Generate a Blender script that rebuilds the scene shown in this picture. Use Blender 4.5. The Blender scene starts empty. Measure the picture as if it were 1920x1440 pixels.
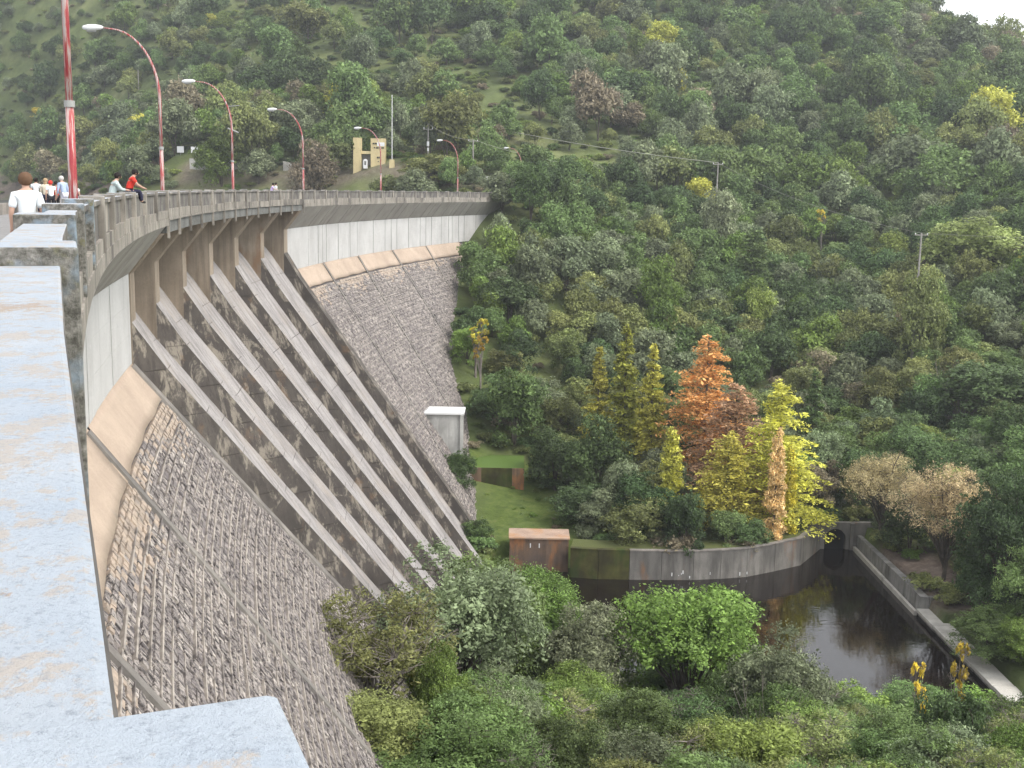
import bpy, bmesh, math, random
import numpy as np
from mathutils import Vector, Matrix

# ------------------------------------------------------------------ camera, world, sun, exposure
# metres; the photographer's eye is the origin, +Y is the viewing direction, the dam crest curves away to the far bank
scene = bpy.context.scene
COL = scene.collection
F_PX, PITCH, ROLL = 2161.28, 0.16629, 0.01829
cp, sp = math.cos(PITCH), math.sin(PITCH)
fw = Vector((0, cp, -sp)); up0 = Vector((0, sp, cp)); rt0 = Vector((1, 0, 0))
cr, sr = math.cos(ROLL), math.sin(ROLL)
rt = rt0 * cr + up0 * sr; up = up0 * cr - rt0 * sr
cam_data = bpy.data.cameras.new('camera')
cam = bpy.data.objects.new('camera', cam_data); COL.objects.link(cam)
cam.matrix_world = Matrix(((rt.x, up.x, -fw.x, 0), (rt.y, up.y, -fw.y, 0), (rt.z, up.z, -fw.z, 0), (0, 0, 0, 1)))
cam_data.sensor_width = 36; cam_data.lens = F_PX / 1920 * 36
cam_data.clip_start = 0.05; cam_data.clip_end = 9000
scene.camera = cam

SUN_EL, SUN_AZ = math.radians(52), math.radians(115)      # azimuth clockwise from +Y
world = bpy.data.worlds.new('World'); scene.world = world; world.use_nodes = True
wn = world.node_tree.nodes; wl = world.node_tree.links; wn.clear()
sky = wn.new('ShaderNodeTexSky'); sky.sky_type = 'NISHITA'; sky.sun_disc = False
sky.sun_elevation = SUN_EL; sky.sun_rotation = SUN_AZ; sky.air_density = 1.0; sky.dust_density = 1.0; sky.ozone_density = 1.0
hs = wn.new('ShaderNodeHueSaturation'); hs.inputs['Saturation'].default_value = 0.12; hs.inputs['Value'].default_value = 1.6   # overcast: the cloud layer takes the blue out
bgn = wn.new('ShaderNodeBackground'); bgn.inputs['Strength'].default_value = 0.15
wo = wn.new('ShaderNodeOutputWorld')
wl.new(sky.outputs[0], hs.inputs['Color']); wl.new(hs.outputs[0], bgn.inputs['Color']); wl.new(bgn.outputs[0], wo.inputs['Surface'])
sun_data = bpy.data.lights.new('sun', 'SUN'); sun_data.energy = 1.5; sun_data.angle = math.radians(24); sun_data.color = (1, 0.94, 0.85)
sun = bpy.data.objects.new('sun', sun_data); COL.objects.link(sun)
sd = Vector((math.sin(SUN_AZ) * math.cos(SUN_EL), math.cos(SUN_AZ) * math.cos(SUN_EL), math.sin(SUN_EL)))
sun.rotation_euler = sd.to_track_quat('Z', 'Y').to_euler()
scene.view_settings.view_transform = 'Standard'; scene.view_settings.look = 'None'
scene.view_settings.gamma = 1.0; scene.view_settings.use_curve_mapping = False
scene.view_settings.exposure = 0.72
scene.render.engine = 'CYCLES'
scene.cycles.max_bounces = 4; scene.cycles.diffuse_bounces = 2; scene.cycles.glossy_bounces = 2
scene.cycles.transmission_bounces = 3; scene.cycles.transparent_max_bounces = 4; scene.cycles.volume_bounces = 0
scene.cycles.use_denoising = True
scene.cycles.use_adaptive_sampling = True; scene.cycles.adaptive_threshold = 0.03; scene.cycles.adaptive_min_samples = 12
scene.cycles.use_light_tree = False

RNG = np.random.default_rng(11)
random.seed(11)

# ------------------------------------------------------------------ the crest line of the dam (s along it, off to the downstream side)
SG = np.linspace(-60, 300, 3601)
_u = SG / 100
TH = -0.38947 + 100 * (0.0031134 * _u + 0.0014954 * _u * _u / 2 - 0.0014213 * _u ** 3 / 6)
TH = np.where(SG < -20, TH[400], TH)
_dx, _dy = np.sin(TH), np.cos(TH); _ds = SG[1] - SG[0]
CX = np.concatenate([[0], np.cumsum((_dx[1:] + _dx[:-1]) / 2 * _ds)]); CY = np.concatenate([[0], np.cumsum((_dy[1:] + _dy[:-1]) / 2 * _ds)])
CX += 0.11725 * math.cos(TH[600]) - CX[600]; CY += -0.11725 * math.sin(TH[600]) - CY[600]
def th(s): return float(np.interp(s, SG, TH))
def C(s, o, z):
    t = np.interp(s, SG, TH)
    return (float(np.interp(s, SG, CX) + o * np.cos(t)), float(np.interp(s, SG, CY) - o * np.sin(t)), float(z))
def soff(x, y):
    x = np.asarray(x, float).ravel(); y = np.asarray(y, float).ravel()
    sub = slice(0, None, 10); cx, cy, t = CX[sub], CY[sub], TH[sub]
    d = (x[:, None] - cx) ** 2 + (y[:, None] - cy) ** 2; i = d.argmin(1)
    return SG[sub][i], (x - cx[i]) * np.cos(t[i]) - (y - cy[i]) * np.sin(t[i])
def project(P):
    v = Vector(P); z = v.dot(fw)
    return (960 + F_PX * v.dot(rt) / z, 720 - F_PX * v.dot(up) / z, z)

# ------------------------------------------------------------------ helpers
def link(o, parent=None):
    COL.objects.link(o)
    if parent is not None: o.parent = parent
    return o
def tag(o, label=None, cat=None, group=None, kind=None):
    if label: o['label'] = label
    if cat: o['category'] = cat
    if group: o['group'] = group
    if kind: o['kind'] = kind
    return o
WORLD_THINGS = []      # things whose parts are written in scene coordinates
def empty(name, loc, label=None, cat=None, group=None):
    o = bpy.data.objects.new(name, None); o.location = loc; o.empty_display_size = 0.3
    link(o); return tag(o, label, cat, group)
class MB:
    """collects polygons; build() links them as one mesh object"""
    def __init__(s): s.v = []; s.f = []; s.m = []
    def poly(s, pts, m=0):
        i = len(s.v); s.v += [tuple(p) for p in pts]; s.f.append(tuple(range(i, i + len(pts)))); s.m.append(m); return s
    def hexa(s, p, mats=None):
        """p: 8 points, bottom 4 ccw then top 4 ; mats: bottom, top, side0..3"""
        i = len(s.v); s.v += [tuple(q) for q in p]; mats = mats or (0,) * 6
        for k, q in enumerate(((3, 2, 1, 0), (4, 5, 6, 7), (0, 1, 5, 4), (1, 2, 6, 5), (2, 3, 7, 6), (3, 0, 4, 7))):
            s.f.append(tuple(i + a for a in q)); s.m.append(mats[k])
        return s
    def box(s, x0, x1, y0, y1, z0, z1, mats=None):
        return s.hexa([(x0, y0, z0), (x1, y0, z0), (x1, y1, z0), (x0, y1, z0), (x0, y0, z1), (x1, y0, z1), (x1, y1, z1), (x0, y1, z1)], mats)
    def cbox(s, s0, s1, o0, o1, z0, z1, mats=None, step=4.0):
        """box in crest coordinates; o0 < o1 ; sides order: end s0, downstream, end s1, upstream"""
        n = max(1, int(math.ceil((s1 - s0) / step)))
        ss = [s0 + (s1 - s0) * k / n for k in range(n + 1)]
        mt = mats or (0,) * 6
        for a, b in zip(ss[:-1], ss[1:]):
            p = [C(a, o0, z0), C(a, o1, z0), C(b, o1, z0), C(b, o0, z0), C(a, o0, z1), C(a, o1, z1), C(b, o1, z1), C(b, o0, z1)]
            i = len(s.v); s.v += p
            for k, q in enumerate(((3, 2, 1, 0), (4, 5, 6, 7), (0, 1, 5, 4), (1, 2, 6, 5), (2, 3, 7, 6), (3, 0, 4, 7))):
                if k == 2 and a != ss[0]: continue
                if k == 4 and b != ss[-1]: continue
                s.f.append(tuple(i + t for t in q)); s.m.append(mt[k])
        return s
    def prism(s, prof, sa, sb, mats=None):
        """profile [(off,z)..] swept between functions sa(off), sb(off) of the crest coordinate"""
        n = len(prof); A = [C(sa(o), o, z) for o, z in prof]; B = [C(sb(o), o, z) for o, z in prof]
        i = len(s.v); s.v += A + B
        s.f.append(tuple(i + k for k in range(n))); s.m.append(0)
        s.f.append(tuple(i + n + k for k in reversed(range(n)))); s.m.append(0)
        for k in range(n):
            j = (k + 1) % n; s.f.append((i + j, i + k, i + n + k, i + n + j)); s.m.append(mats[k] if mats else 0)
        return s
    def tube(s, pts, rad, n=8, m=0, cap=True):
        pts = [Vector(p) for p in pts]; i0 = len(s.v); N = len(pts)
        rads = rad if isinstance(rad, (list, tuple)) else [rad] * N
        ref = Vector((0, 0, 1))
        for k, p in enumerate(pts):
            d = (pts[min(k + 1, N - 1)] - pts[max(k - 1, 0)]).normalized()
            r_ = ref if abs(d.dot(ref)) < 0.95 else Vector((1, 0, 0))
            a = d.cross(r_).normalized(); b = d.cross(a)
            for q in range(n):
                w = 2 * math.pi * q / n; s.v.append(tuple(p + (a * math.cos(w) + b * math.sin(w)) * rads[k]))
        for k in range(N - 1):
            for q in range(n):
                a0 = i0 + k * n + q; a1 = i0 + k * n + (q + 1) % n; s.f.append((a0, a1, a1 + n, a0 + n)); s.m.append(m)
        if cap:
            s.f.append(tuple(i0 + q for q in reversed(range(n)))); s.m.append(m)
            s.f.append(tuple(i0 + (N - 1) * n + q for q in range(n))); s.m.append(m)
        return s
    def mesh(s, name, mats, smooth=False):
        me = bpy.data.meshes.new(name); me.from_pydata(s.v, [], s.f)
        for m in (mats if isinstance(mats, (list, tuple)) else [mats]): me.materials.append(m)
        me.polygons.foreach_set('material_index', s.m)
        if smooth: me.polygons.foreach_set('use_smooth', [True] * len(s.f))
        me.update(); return me
    def build(s, name, mats, parent=None, smooth=False, bevel=0.0):
        o = bpy.data.objects.new(name, s.mesh(name, mats, smooth)); link(o, parent)
        bm = bmesh.new(); bm.from_mesh(o.data)
        bmesh.ops.recalc_face_normals(bm, faces=bm.faces); bm.to_mesh(o.data); bm.free()
        if bevel:
            b = o.modifiers.new('bevel', 'BEVEL'); b.width = bevel; b.segments = 2; b.limit_method = 'ANGLE'
        return o
def fast_mesh(name, verts, quads, mat, tone=None, smooth=False, tris=False):
    verts = np.asarray(verts, np.float32); quads = np.asarray(quads, np.int32); k = quads.shape[1]
    me = bpy.data.meshes.new(name); me.vertices.add(len(verts)); me.vertices.foreach_set('co', verts.ravel())
    me.loops.add(quads.size); me.loops.foreach_set('vertex_index', quads.ravel())
    me.polygons.add(len(quads)); me.polygons.foreach_set('loop_start', np.arange(0, quads.size, k, dtype=np.int32))
    if smooth: me.polygons.foreach_set('use_smooth', np.ones(len(quads), bool))
    if tone is not None:
        a = me.attributes.new('tone', 'FLOAT', 'FACE'); a.data.foreach_set('value', np.asarray(tone, np.float32))
    for m in (mat if isinstance(mat, (list, tuple)) else [mat]): me.materials.append(m)
    me.update(calc_edges=True); me.validate(); return me

# ------------------------------------------------------------------ materials (node based)
class NT:
    def __init__(s, name, rough=0.85):
        s.mat = bpy.data.materials.new(name); s.mat.use_nodes = True
        s.t = s.mat.node_tree; s.n = s.t.nodes; s.l = s.t.links
        s.b = s.n['Principled BSDF']; s.b.inputs['Roughness'].default_value = rough
        s.b.inputs['Specular IOR Level'].default_value = 0.25
        s.co = s.n.new('ShaderNodeTexCoord').outputs['Object']
        s.geo = s.n.new('ShaderNodeNewGeometry').outputs['Position']
    def mapped(s, scale, rot=(0, 0, 0), world=True):
        m = s.n.new('ShaderNodeMapping'); m.inputs['Scale'].default_value = scale; m.inputs['Rotation'].default_value = rot
        s.l.new(s.geo if world else s.co, m.inputs[0]); return m.outputs[0]
    def along(s, lengths, ang=math.radians(55.4)):
        m = s.n.new('ShaderNodeMapping'); m.vector_type = 'TEXTURE'; m.inputs['Scale'].default_value = lengths; m.inputs['Rotation'].default_value = (0, ang, 0)
        s.l.new(s.geo, m.inputs[0]); return m.outputs[0]          # x runs down the dam slope
    def noise(s, scale, detail=4, rough=0.55, vec=None, dist=0.0):
        q = s.n.new('ShaderNodeTexNoise'); q.inputs['Scale'].default_value = scale; q.inputs['Detail'].default_value = detail
        q.inputs['Roughness'].default_value = rough; q.inputs['Distortion'].default_value = dist
        s.l.new(vec if vec is not None else s.geo, q.inputs['Vector']); return q.outputs['Fac']
    def ramp(s, fac, stops):
        r = s.n.new('ShaderNodeValToRGB'); e = r.color_ramp.elements
        while len(e) < len(stops): e.new(0.5)
        for k, (p, c) in enumerate(stops):
            e[k].position = p; e[k].color = (*c, 1) if not isinstance(c, (int, float)) else (c, c, c, 1)
        s.l.new(fac, r.inputs[0]); return r.outputs[0]
    def mix(s, fac, a, b, mode='MIX'):
        m = s.n.new('ShaderNodeMix'); m.data_type = 'RGBA'; m.blend_type = mode
        for sock, v in ((m.inputs[0], fac), (m.inputs[6], a), (m.inputs[7], b)):
            if hasattr(v, 'links') or hasattr(v, 'is_linked'): s.l.new(v, sock)
            elif isinstance(v, (int, float)): sock.default_value = v
            else: sock.default_value = (*v, 1)
        return m.outputs[2]
    def attr(s, name):
        a = s.n.new('ShaderNodeAttribute'); a.attribute_name = name; return a.outputs['Fac']
    def bump(s, fac, dist=0.02, strength=0.6):
        b = s.n.new('ShaderNodeBump'); b.inputs['Distance'].default_value = dist; b.inputs['Strength'].default_value = strength
        s.l.new(fac, b.inputs['Height']); s.l.new(b.outputs[0], s.b.inputs['Normal'])
    def out(s, col):
        if hasattr(col, 'is_linked'): s.l.new(col, s.b.inputs['Base Color'])
        else: s.b.inputs['Base Color'].default_value = (*col, 1)
        return s.mat

def concrete(name, light, dark, stain=None, streak=0.35, scale=0.35, bump=0.012, sxy=2.6, stain_lo=0.52, stain_hi=0.68, streak_lo=0.45):
    t = NT(name)
    c = t.mix(t.ramp(t.noise(scale, 6), [(0.35, 0.0), (0.68, 1.0)]), dark, light)
    fine = t.noise(9.0, 5, 0.7)
    c = t.mix(0.35, c, t.ramp(fine, [(0.3, 0.55), (0.7, 1.0)]), 'MULTIPLY')
    st = t.noise(1.0, 5, 0.6, t.mapped((sxy, sxy, 0.16)))
    c = t.mix(t.ramp(st, [(streak_lo, 0.0), (streak_lo + 0.22, streak)]), c, tuple(x * 0.42 for x in dark))
    if stain:
        c = t.mix(t.ramp(t.noise(0.5, 5, 0.6, t.mapped((1.0, 1.0, 0.45))), [(stain_lo, 0.0), (stain_hi, 0.85)]), c, stain)
    t.bump(fine, bump, 0.7); return t.out(c)

M = {}
M['wall'] = concrete('pale_concrete', (0.63, 0.62, 0.61), (0.51, 0.50, 0.49), None, 0.4, 0.3, streak_lo=0.55)
M['sandy'] = concrete('sandy_concrete', (0.54, 0.43, 0.34), (0.42, 0.33, 0.26), (0.30, 0.27, 0.24), 0.1, 0.3, stain_lo=0.62, stain_hi=0.8)
M['haunch'] = concrete('haunch_concrete', (0.42, 0.40, 0.37), (0.32, 0.30, 0.28), None, 0.15, 0.4)
M['fascia'] = concrete('fascia_concrete', (0.42, 0.385, 0.335), (0.27, 0.245, 0.215), (0.09, 0.082, 0.076), 0.6, 0.9, stain_lo=0.52, stain_hi=0.66)
M['panel'] = concrete('stained_parapet_concrete', (0.30, 0.28, 0.25), (0.13, 0.12, 0.115), (0.44, 0.40, 0.34), 0.5, 1.1, stain_lo=0.55, stain_hi=0.7, streak_lo=0.42)
M['pier'] = concrete('brown_pier_concrete', (0.40, 0.33, 0.26), (0.27, 0.22, 0.17), (0.24, 0.13, 0.07), 0.5, 0.35, stain_lo=0.56, stain_hi=0.75)
M['beam'] = concrete('grey_beam_concrete', (0.24, 0.24, 0.23), (0.16, 0.16, 0.15), None, 0.4, 0.6)
M['grey'] = concrete('grey_concrete', (0.38, 0.37, 0.35), (0.24, 0.235, 0.225), (0.10, 0.095, 0.085), 0.45, 0.5)
M['deckwhite'] = concrete('pale_pavement', (0.62, 0.58, 0.55), (0.54, 0.50, 0.47), None, 0.05, 0.8)
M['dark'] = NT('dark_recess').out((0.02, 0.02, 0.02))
M['joint'] = concrete('joint_concrete', (0.34, 0.31, 0.28), (0.19, 0.175, 0.16), (0.14, 0.13, 0.125), 0.3, 0.5, stain_lo=0.5, stain_hi=0.7)
M['whitebox'] = concrete('white_box_concrete', (0.66, 0.65, 0.62), (0.48, 0.47, 0.45), (0.26, 0.25, 0.23), 0.4, 0.6)
M['rusty'] = concrete('rusty_concrete', (0.26, 0.17, 0.11), (0.13, 0.10, 0.085), (0.40, 0.17, 0.06), 0.6, 0.5, stain_lo=0.5, stain_hi=0.66)
M['poolwall'] = concrete('pool_wall_concrete', (0.36, 0.34, 0.31), (0.20, 0.19, 0.175), (0.26, 0.13, 0.06), 0.75, 0.25, stain_lo=0.58, stain_hi=0.74, streak_lo=0.42, sxy=0.9)
M['mossy'] = concrete('mossy_concrete', (0.12, 0.12, 0.035), (0.055, 0.05, 0.022), (0.03, 0.06, 0.012), 0.6, 0.6, sxy=1.0)
M['walk'] = concrete('pale_walk_concrete', (0.68, 0.65, 0.59), (0.50, 0.475, 0.43), (0.20, 0.19, 0.16), 0.05, 0.7, stain_lo=0.6, stain_hi=0.78)
M['tan'] = concrete('tan_plaster', (0.76, 0.64, 0.36), (0.66, 0.54, 0.30), (0.34, 0.26, 0.16), 0.25, 0.5, stain_lo=0.6, stain_hi=0.8)
M['white'] = NT('white_paint', 0.5).out((0.80, 0.80, 0.80))
M['black'] = NT('dark_lettering', 0.6).out((0.03, 0.03, 0.03))
M['metal'] = NT('grey_metal', 0.5).out((0.34, 0.34, 0.33))
M['polewood'] = concrete('grey_pole', (0.40, 0.38, 0.35), (0.30, 0.28, 0.26), None, 0.3, 2.0)
M['wire'] = NT('pale_wire', 0.5).out((0.42, 0.41, 0.36))

def chute_mat():
    t = NT('chute_concrete')
    base = t.mix(t.ramp(t.noise(0.5, 6), [(0.3, 0.0), (0.7, 1.0)]), (0.28, 0.262, 0.255), (0.41, 0.385, 0.372))
    st = t.noise(1.0, 6, 0.65, t.along((5.0, 0.5, 0.5)))
    c = t.mix(t.ramp(st, [(0.48, 0.0), (0.72, 0.85)]), base, (0.12, 0.108, 0.104))
    fine = t.noise(5.0, 6, 0.75)
    c = t.mix(t.ramp(fine, [(0.52, 0.0), (0.66, 0.55)]), c, (0.10, 0.09, 0.09))
    c = t.mix(t.ramp(t.noise(0.3, 3), [(0.5, 0.0), (0.7, 0.45)]), c, (0.36, 0.31, 0.26))
    t.bump(fine, 0.02, 0.6); return t.out(c)
M['chute'] = chute_mat()
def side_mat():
    t = NT('stained_shaded_concrete')  # water stains, plus base tones darkened to stand in for recess shadow
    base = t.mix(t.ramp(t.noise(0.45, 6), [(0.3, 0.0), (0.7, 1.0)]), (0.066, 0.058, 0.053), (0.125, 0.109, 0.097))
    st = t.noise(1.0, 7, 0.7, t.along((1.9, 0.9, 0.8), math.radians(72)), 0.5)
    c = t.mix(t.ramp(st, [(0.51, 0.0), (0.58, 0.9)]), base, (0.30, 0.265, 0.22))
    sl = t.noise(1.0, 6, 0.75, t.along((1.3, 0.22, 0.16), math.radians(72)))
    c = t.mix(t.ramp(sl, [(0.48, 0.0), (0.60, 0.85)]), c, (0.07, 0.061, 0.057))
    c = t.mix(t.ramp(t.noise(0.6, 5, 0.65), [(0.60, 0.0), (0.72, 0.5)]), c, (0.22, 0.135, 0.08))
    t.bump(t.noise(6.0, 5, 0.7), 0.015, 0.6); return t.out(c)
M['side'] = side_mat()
def stone_mat():
    t = NT('rough_stone')
    tone = t.attr('tone')                      # above 1: stones still washed with the sandy render
    fr = t.n.new('ShaderNodeMath'); fr.operation = 'FRACT'; t.l.new(tone, fr.inputs[0])
    gt = t.n.new('ShaderNodeMath'); gt.operation = 'GREATER_THAN'; gt.inputs[1].default_value = 1.0; t.l.new(tone, gt.inputs[0])
    base = t.ramp(fr.outputs[0], [(0.05, (0.27, 0.24, 0.225)), (0.35, (0.36, 0.322, 0.298)), (0.65, (0.43, 0.385, 0.350)), (0.95, (0.54, 0.485, 0.435))])
    mott = t.noise(1.0, 6, 0.72, t.along((0.34, 0.13, 0.13)), 0.5)
    c = t.mix(t.ramp(mott, [(0.48, 0.0), (0.545, 0.95)]), base, (0.066, 0.058, 0.060))
    fine = t.noise(16.0, 5, 0.75)
    c = t.mix(t.ramp(fine, [(0.54, 0.0), (0.62, 0.7)]), c, (0.09, 0.08, 0.08))
    wash = t.noise(1.0, 5, 0.6, t.along((9.0, 1.6, 1.6)))
    c = t.mix(t.ramp(wash, [(0.46, 0.0), (0.70, 0.6)]), c, (0.15, 0.133, 0.135))
    sand = t.mix(t.ramp(t.noise(1.6, 6, 0.7), [(0.42, 0.0), (0.62, 0.8)]), (0.46, 0.37, 0.295), (0.21, 0.185, 0.165))
    c = t.mix(gt.outputs[0], c, sand)
    t.bump(mott, 0.05, 0.8); return t.out(c)
M['stone'] = stone_mat()
M['ledge'] = concrete('pale_course_ledge', (0.52, 0.465, 0.41), (0.36, 0.32, 0.285), (0.10, 0.09, 0.09), 0.3, 1.5, stain_lo=0.53, stain_hi=0.62)  # pale tone puts the light caught on the ledge tops into the colour
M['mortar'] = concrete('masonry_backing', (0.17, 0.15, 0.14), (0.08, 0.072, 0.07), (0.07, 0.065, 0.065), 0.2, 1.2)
def blue_paint():
    t = NT('worn_blue_paint', 0.7)
    base = t.mix(t.ramp(t.noise(3.0, 5), [(0.3, 0.0), (0.7, 1.0)]), (0.345, 0.40, 0.465), (0.42, 0.455, 0.495))
    chips = t.noise(42.0, 7, 0.8, t.mapped((1.0, 0.7, 1.0)))
    big = t.noise(7.5, 4, 0.6)
    th_ = t.mix(0.5, chips, big)
    c = t.mix(t.ramp(th_, [(0.505, 0.0), (0.54, 0.8)]), base, (0.42, 0.37, 0.32))
    c = t.mix(t.ramp(t.mix(0.45, t.noise(17.0, 6, 0.8), t.noise(2.3, 2)), [(0.575, 0.0), (0.60, 0.85)]), c, (0.36, 0.28, 0.21))
    c = t.mix(t.ramp(t.noise(90.0, 5, 0.85), [(0.52, 0.0), (0.66, 0.75)]), c, (0.24, 0.27, 0.31))
    t.bump(t.mix(0.5, chips, t.noise(150.0, 4, 0.8)), 0.006, 1.0); return t.out(c)
M['blue'] = blue_paint()
def lichen():
    t = NT('lichened_concrete')
    f = t.noise(14.0, 7, 0.75)
    c = t.ramp(f, [(0.30, (0.035, 0.033, 0.03)), (0.45, (0.12, 0.115, 0.10)), (0.58, (0.22, 0.21, 0.19)), (0.72, (0.42, 0.40, 0.36))])
    c = t.mix(t.ramp(t.noise(3.2, 4), [(0.5, 0.0), (0.66, 0.65)]), c, (0.30, 0.40, 0.50))
    c = t.mix(t.ramp(t.noise(6.0, 4), [(0.58, 0.0), (0.7, 0.7)]), c, (0.22, 0.21, 0.10))
    t.bump(f, 0.012, 1.0); return t.out(c)
M['lichen'] = lichen()
def red_pole():
    t = NT('flaking_red_paint', 0.6)
    f = t.noise(1.0, 5, 0.65, t.mapped((14.0, 14.0, 1.1)))
    c = t.ramp(f, [(0.40, (0.34, 0.05, 0.06)), (0.49, (0.42, 0.12, 0.11)), (0.55, (0.50, 0.40, 0.38)), (0.7, (0.44, 0.39, 0.38))])
    return t.out(c)
M['red'] = red_pole()

def leaf_mat(inst=False):
    t = NT('foliage_far' if inst else 'foliage', 0.6)
    oi = t.n.new('ShaderNodeObjectInfo'); tone = t.attr('tone')
    colour = oi.outputs['Color']
    if inst:
        ia = t.n.new('ShaderNodeAttribute'); ia.attribute_type = 'INSTANCER'; ia.attribute_name = 'tint'; colour = ia.outputs['Color']
    v = t.ramp(tone, [(0.0, 0.40), (0.5, 0.95), (1.0, 1.85)])
    c = t.mix(1.0, colour, v, 'MULTIPLY')
    hsv = t.n.new('ShaderNodeHueSaturation')
    m1 = t.n.new('ShaderNodeMapRange'); m1.inputs[3].default_value = 0.487; m1.inputs[4].default_value = 0.512
    m2 = t.n.new('ShaderNodeMapRange'); m2.inputs[3].default_value = 0.72; m2.inputs[4].default_value = 1.25
    rr = t.n.new('ShaderNodeMath'); rr.operation = 'MULTIPLY'; rr.inputs[1].default_value = 7.31
    fr = t.n.new('ShaderNodeMath'); fr.operation = 'FRACT'
    t.l.new(oi.outputs['Random'], m1.inputs[0]); t.l.new(oi.outputs['Random'], rr.inputs[0]); t.l.new(rr.outputs[0], fr.inputs[0]); t.l.new(fr.outputs[0], m2.inputs[0])
    t.l.new(m1.outputs[0], hsv.inputs['Hue']); t.l.new(m2.outputs[0], hsv.inputs['Value']); t.l.new(c, hsv.inputs['Color'])
    t.l.new(hsv.outputs[0], t.b.inputs['Base Color'])
    tr = t.n.new('ShaderNodeBsdfTranslucent'); t.l.new(hsv.outputs[0], tr.inputs['Color'])
    ms = t.n.new('ShaderNodeMixShader'); ms.inputs[0].default_value = 0.28
    t.l.new(t.b.outputs[0], ms.inputs[1]); t.l.new(tr.outputs[0], ms.inputs[2])
    t.l.new(ms.outputs[0], t.n['Material Output'].inputs['Surface']); return t.mat
M['leaf'] = leaf_mat(); M['leaffar'] = leaf_mat(True)
M['bark'] = concrete('bark', (0.16, 0.135, 0.11), (0.08, 0.068, 0.055), None, 0.4, 2.0)
M['twig'] = concrete('grey_twigs', (0.34, 0.30, 0.27), (0.22, 0.19, 0.17), None, 0.2, 2.0)
def ground_mat():
    t = NT('hillside_ground', 0.95)
    n1 = t.noise(0.045, 6, 0.6); n2 = t.noise(0.35, 6, 0.7)
    c = t.ramp(n1, [(0.32, (0.050, 0.070, 0.022)), (0.47, (0.11, 0.14, 0.048)), (0.58, (0.15, 0.175, 0.065)), (0.72, (0.20, 0.205, 0.10))])
    c = t.mix(0.6, c, t.ramp(n2, [(0.3, 0.45), (0.7, 1.35)]), 'MULTIPLY')
    c = t.mix(t.ramp(t.noise(0.13, 5, 0.7), [(0.66, 0.0), (0.72, 0.7)]), c, (0.30, 0.27, 0.24))
    lawn = t.attr('lawn')
    g = t.ramp(t.noise(0.9, 6, 0.7), [(0.3, (0.055, 0.085, 0.020)), (0.55, (0.105, 0.145, 0.034)), (0.8, (0.17, 0.175, 0.07))])
    c = t.mix(lawn, c, g)
    dirt = t.attr('dirt')
    c = t.mix(dirt, c, t.ramp(t.noise(1.4, 6, 0.75), [(0.3, (0.10, 0.075, 0.06)), (0.6, (0.20, 0.16, 0.135)), (0.8, (0.34, 0.30, 0.27))]))
    t.bump(n2, 0.4, 0.8); return t.out(c)
M['ground'] = ground_mat()
def water_mat(name, col, rough, amp, sc):
    t = NT(name, rough); t.b.inputs['Specular IOR Level'].default_value = 0.5; t.b.inputs['IOR'].default_value = 1.6
    t.bump(t.noise(1.0, 3, 0.5, t.mapped(sc)), amp, 1.0); return t.out(col)
M['pool'] = water_mat('dark_pool_water', (0.010, 0.007, 0.006), 0.02, 0.006, (1.2, 2.6, 1.0))
M['lake'] = water_mat('reservoir_water', (0.05, 0.07, 0.09), 0.12, 0.35, (0.25, 0.5, 1.0))
M['asphalt'] = concrete('crest_asphalt', (0.30, 0.29, 0.285), (0.24, 0.235, 0.23), None, 0.05, 1.2)
def flat(name, c, r=0.8): return NT(name, r).out(c)
M['skin'] = flat('skin', (0.52, 0.33, 0.25), 0.6)

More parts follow.
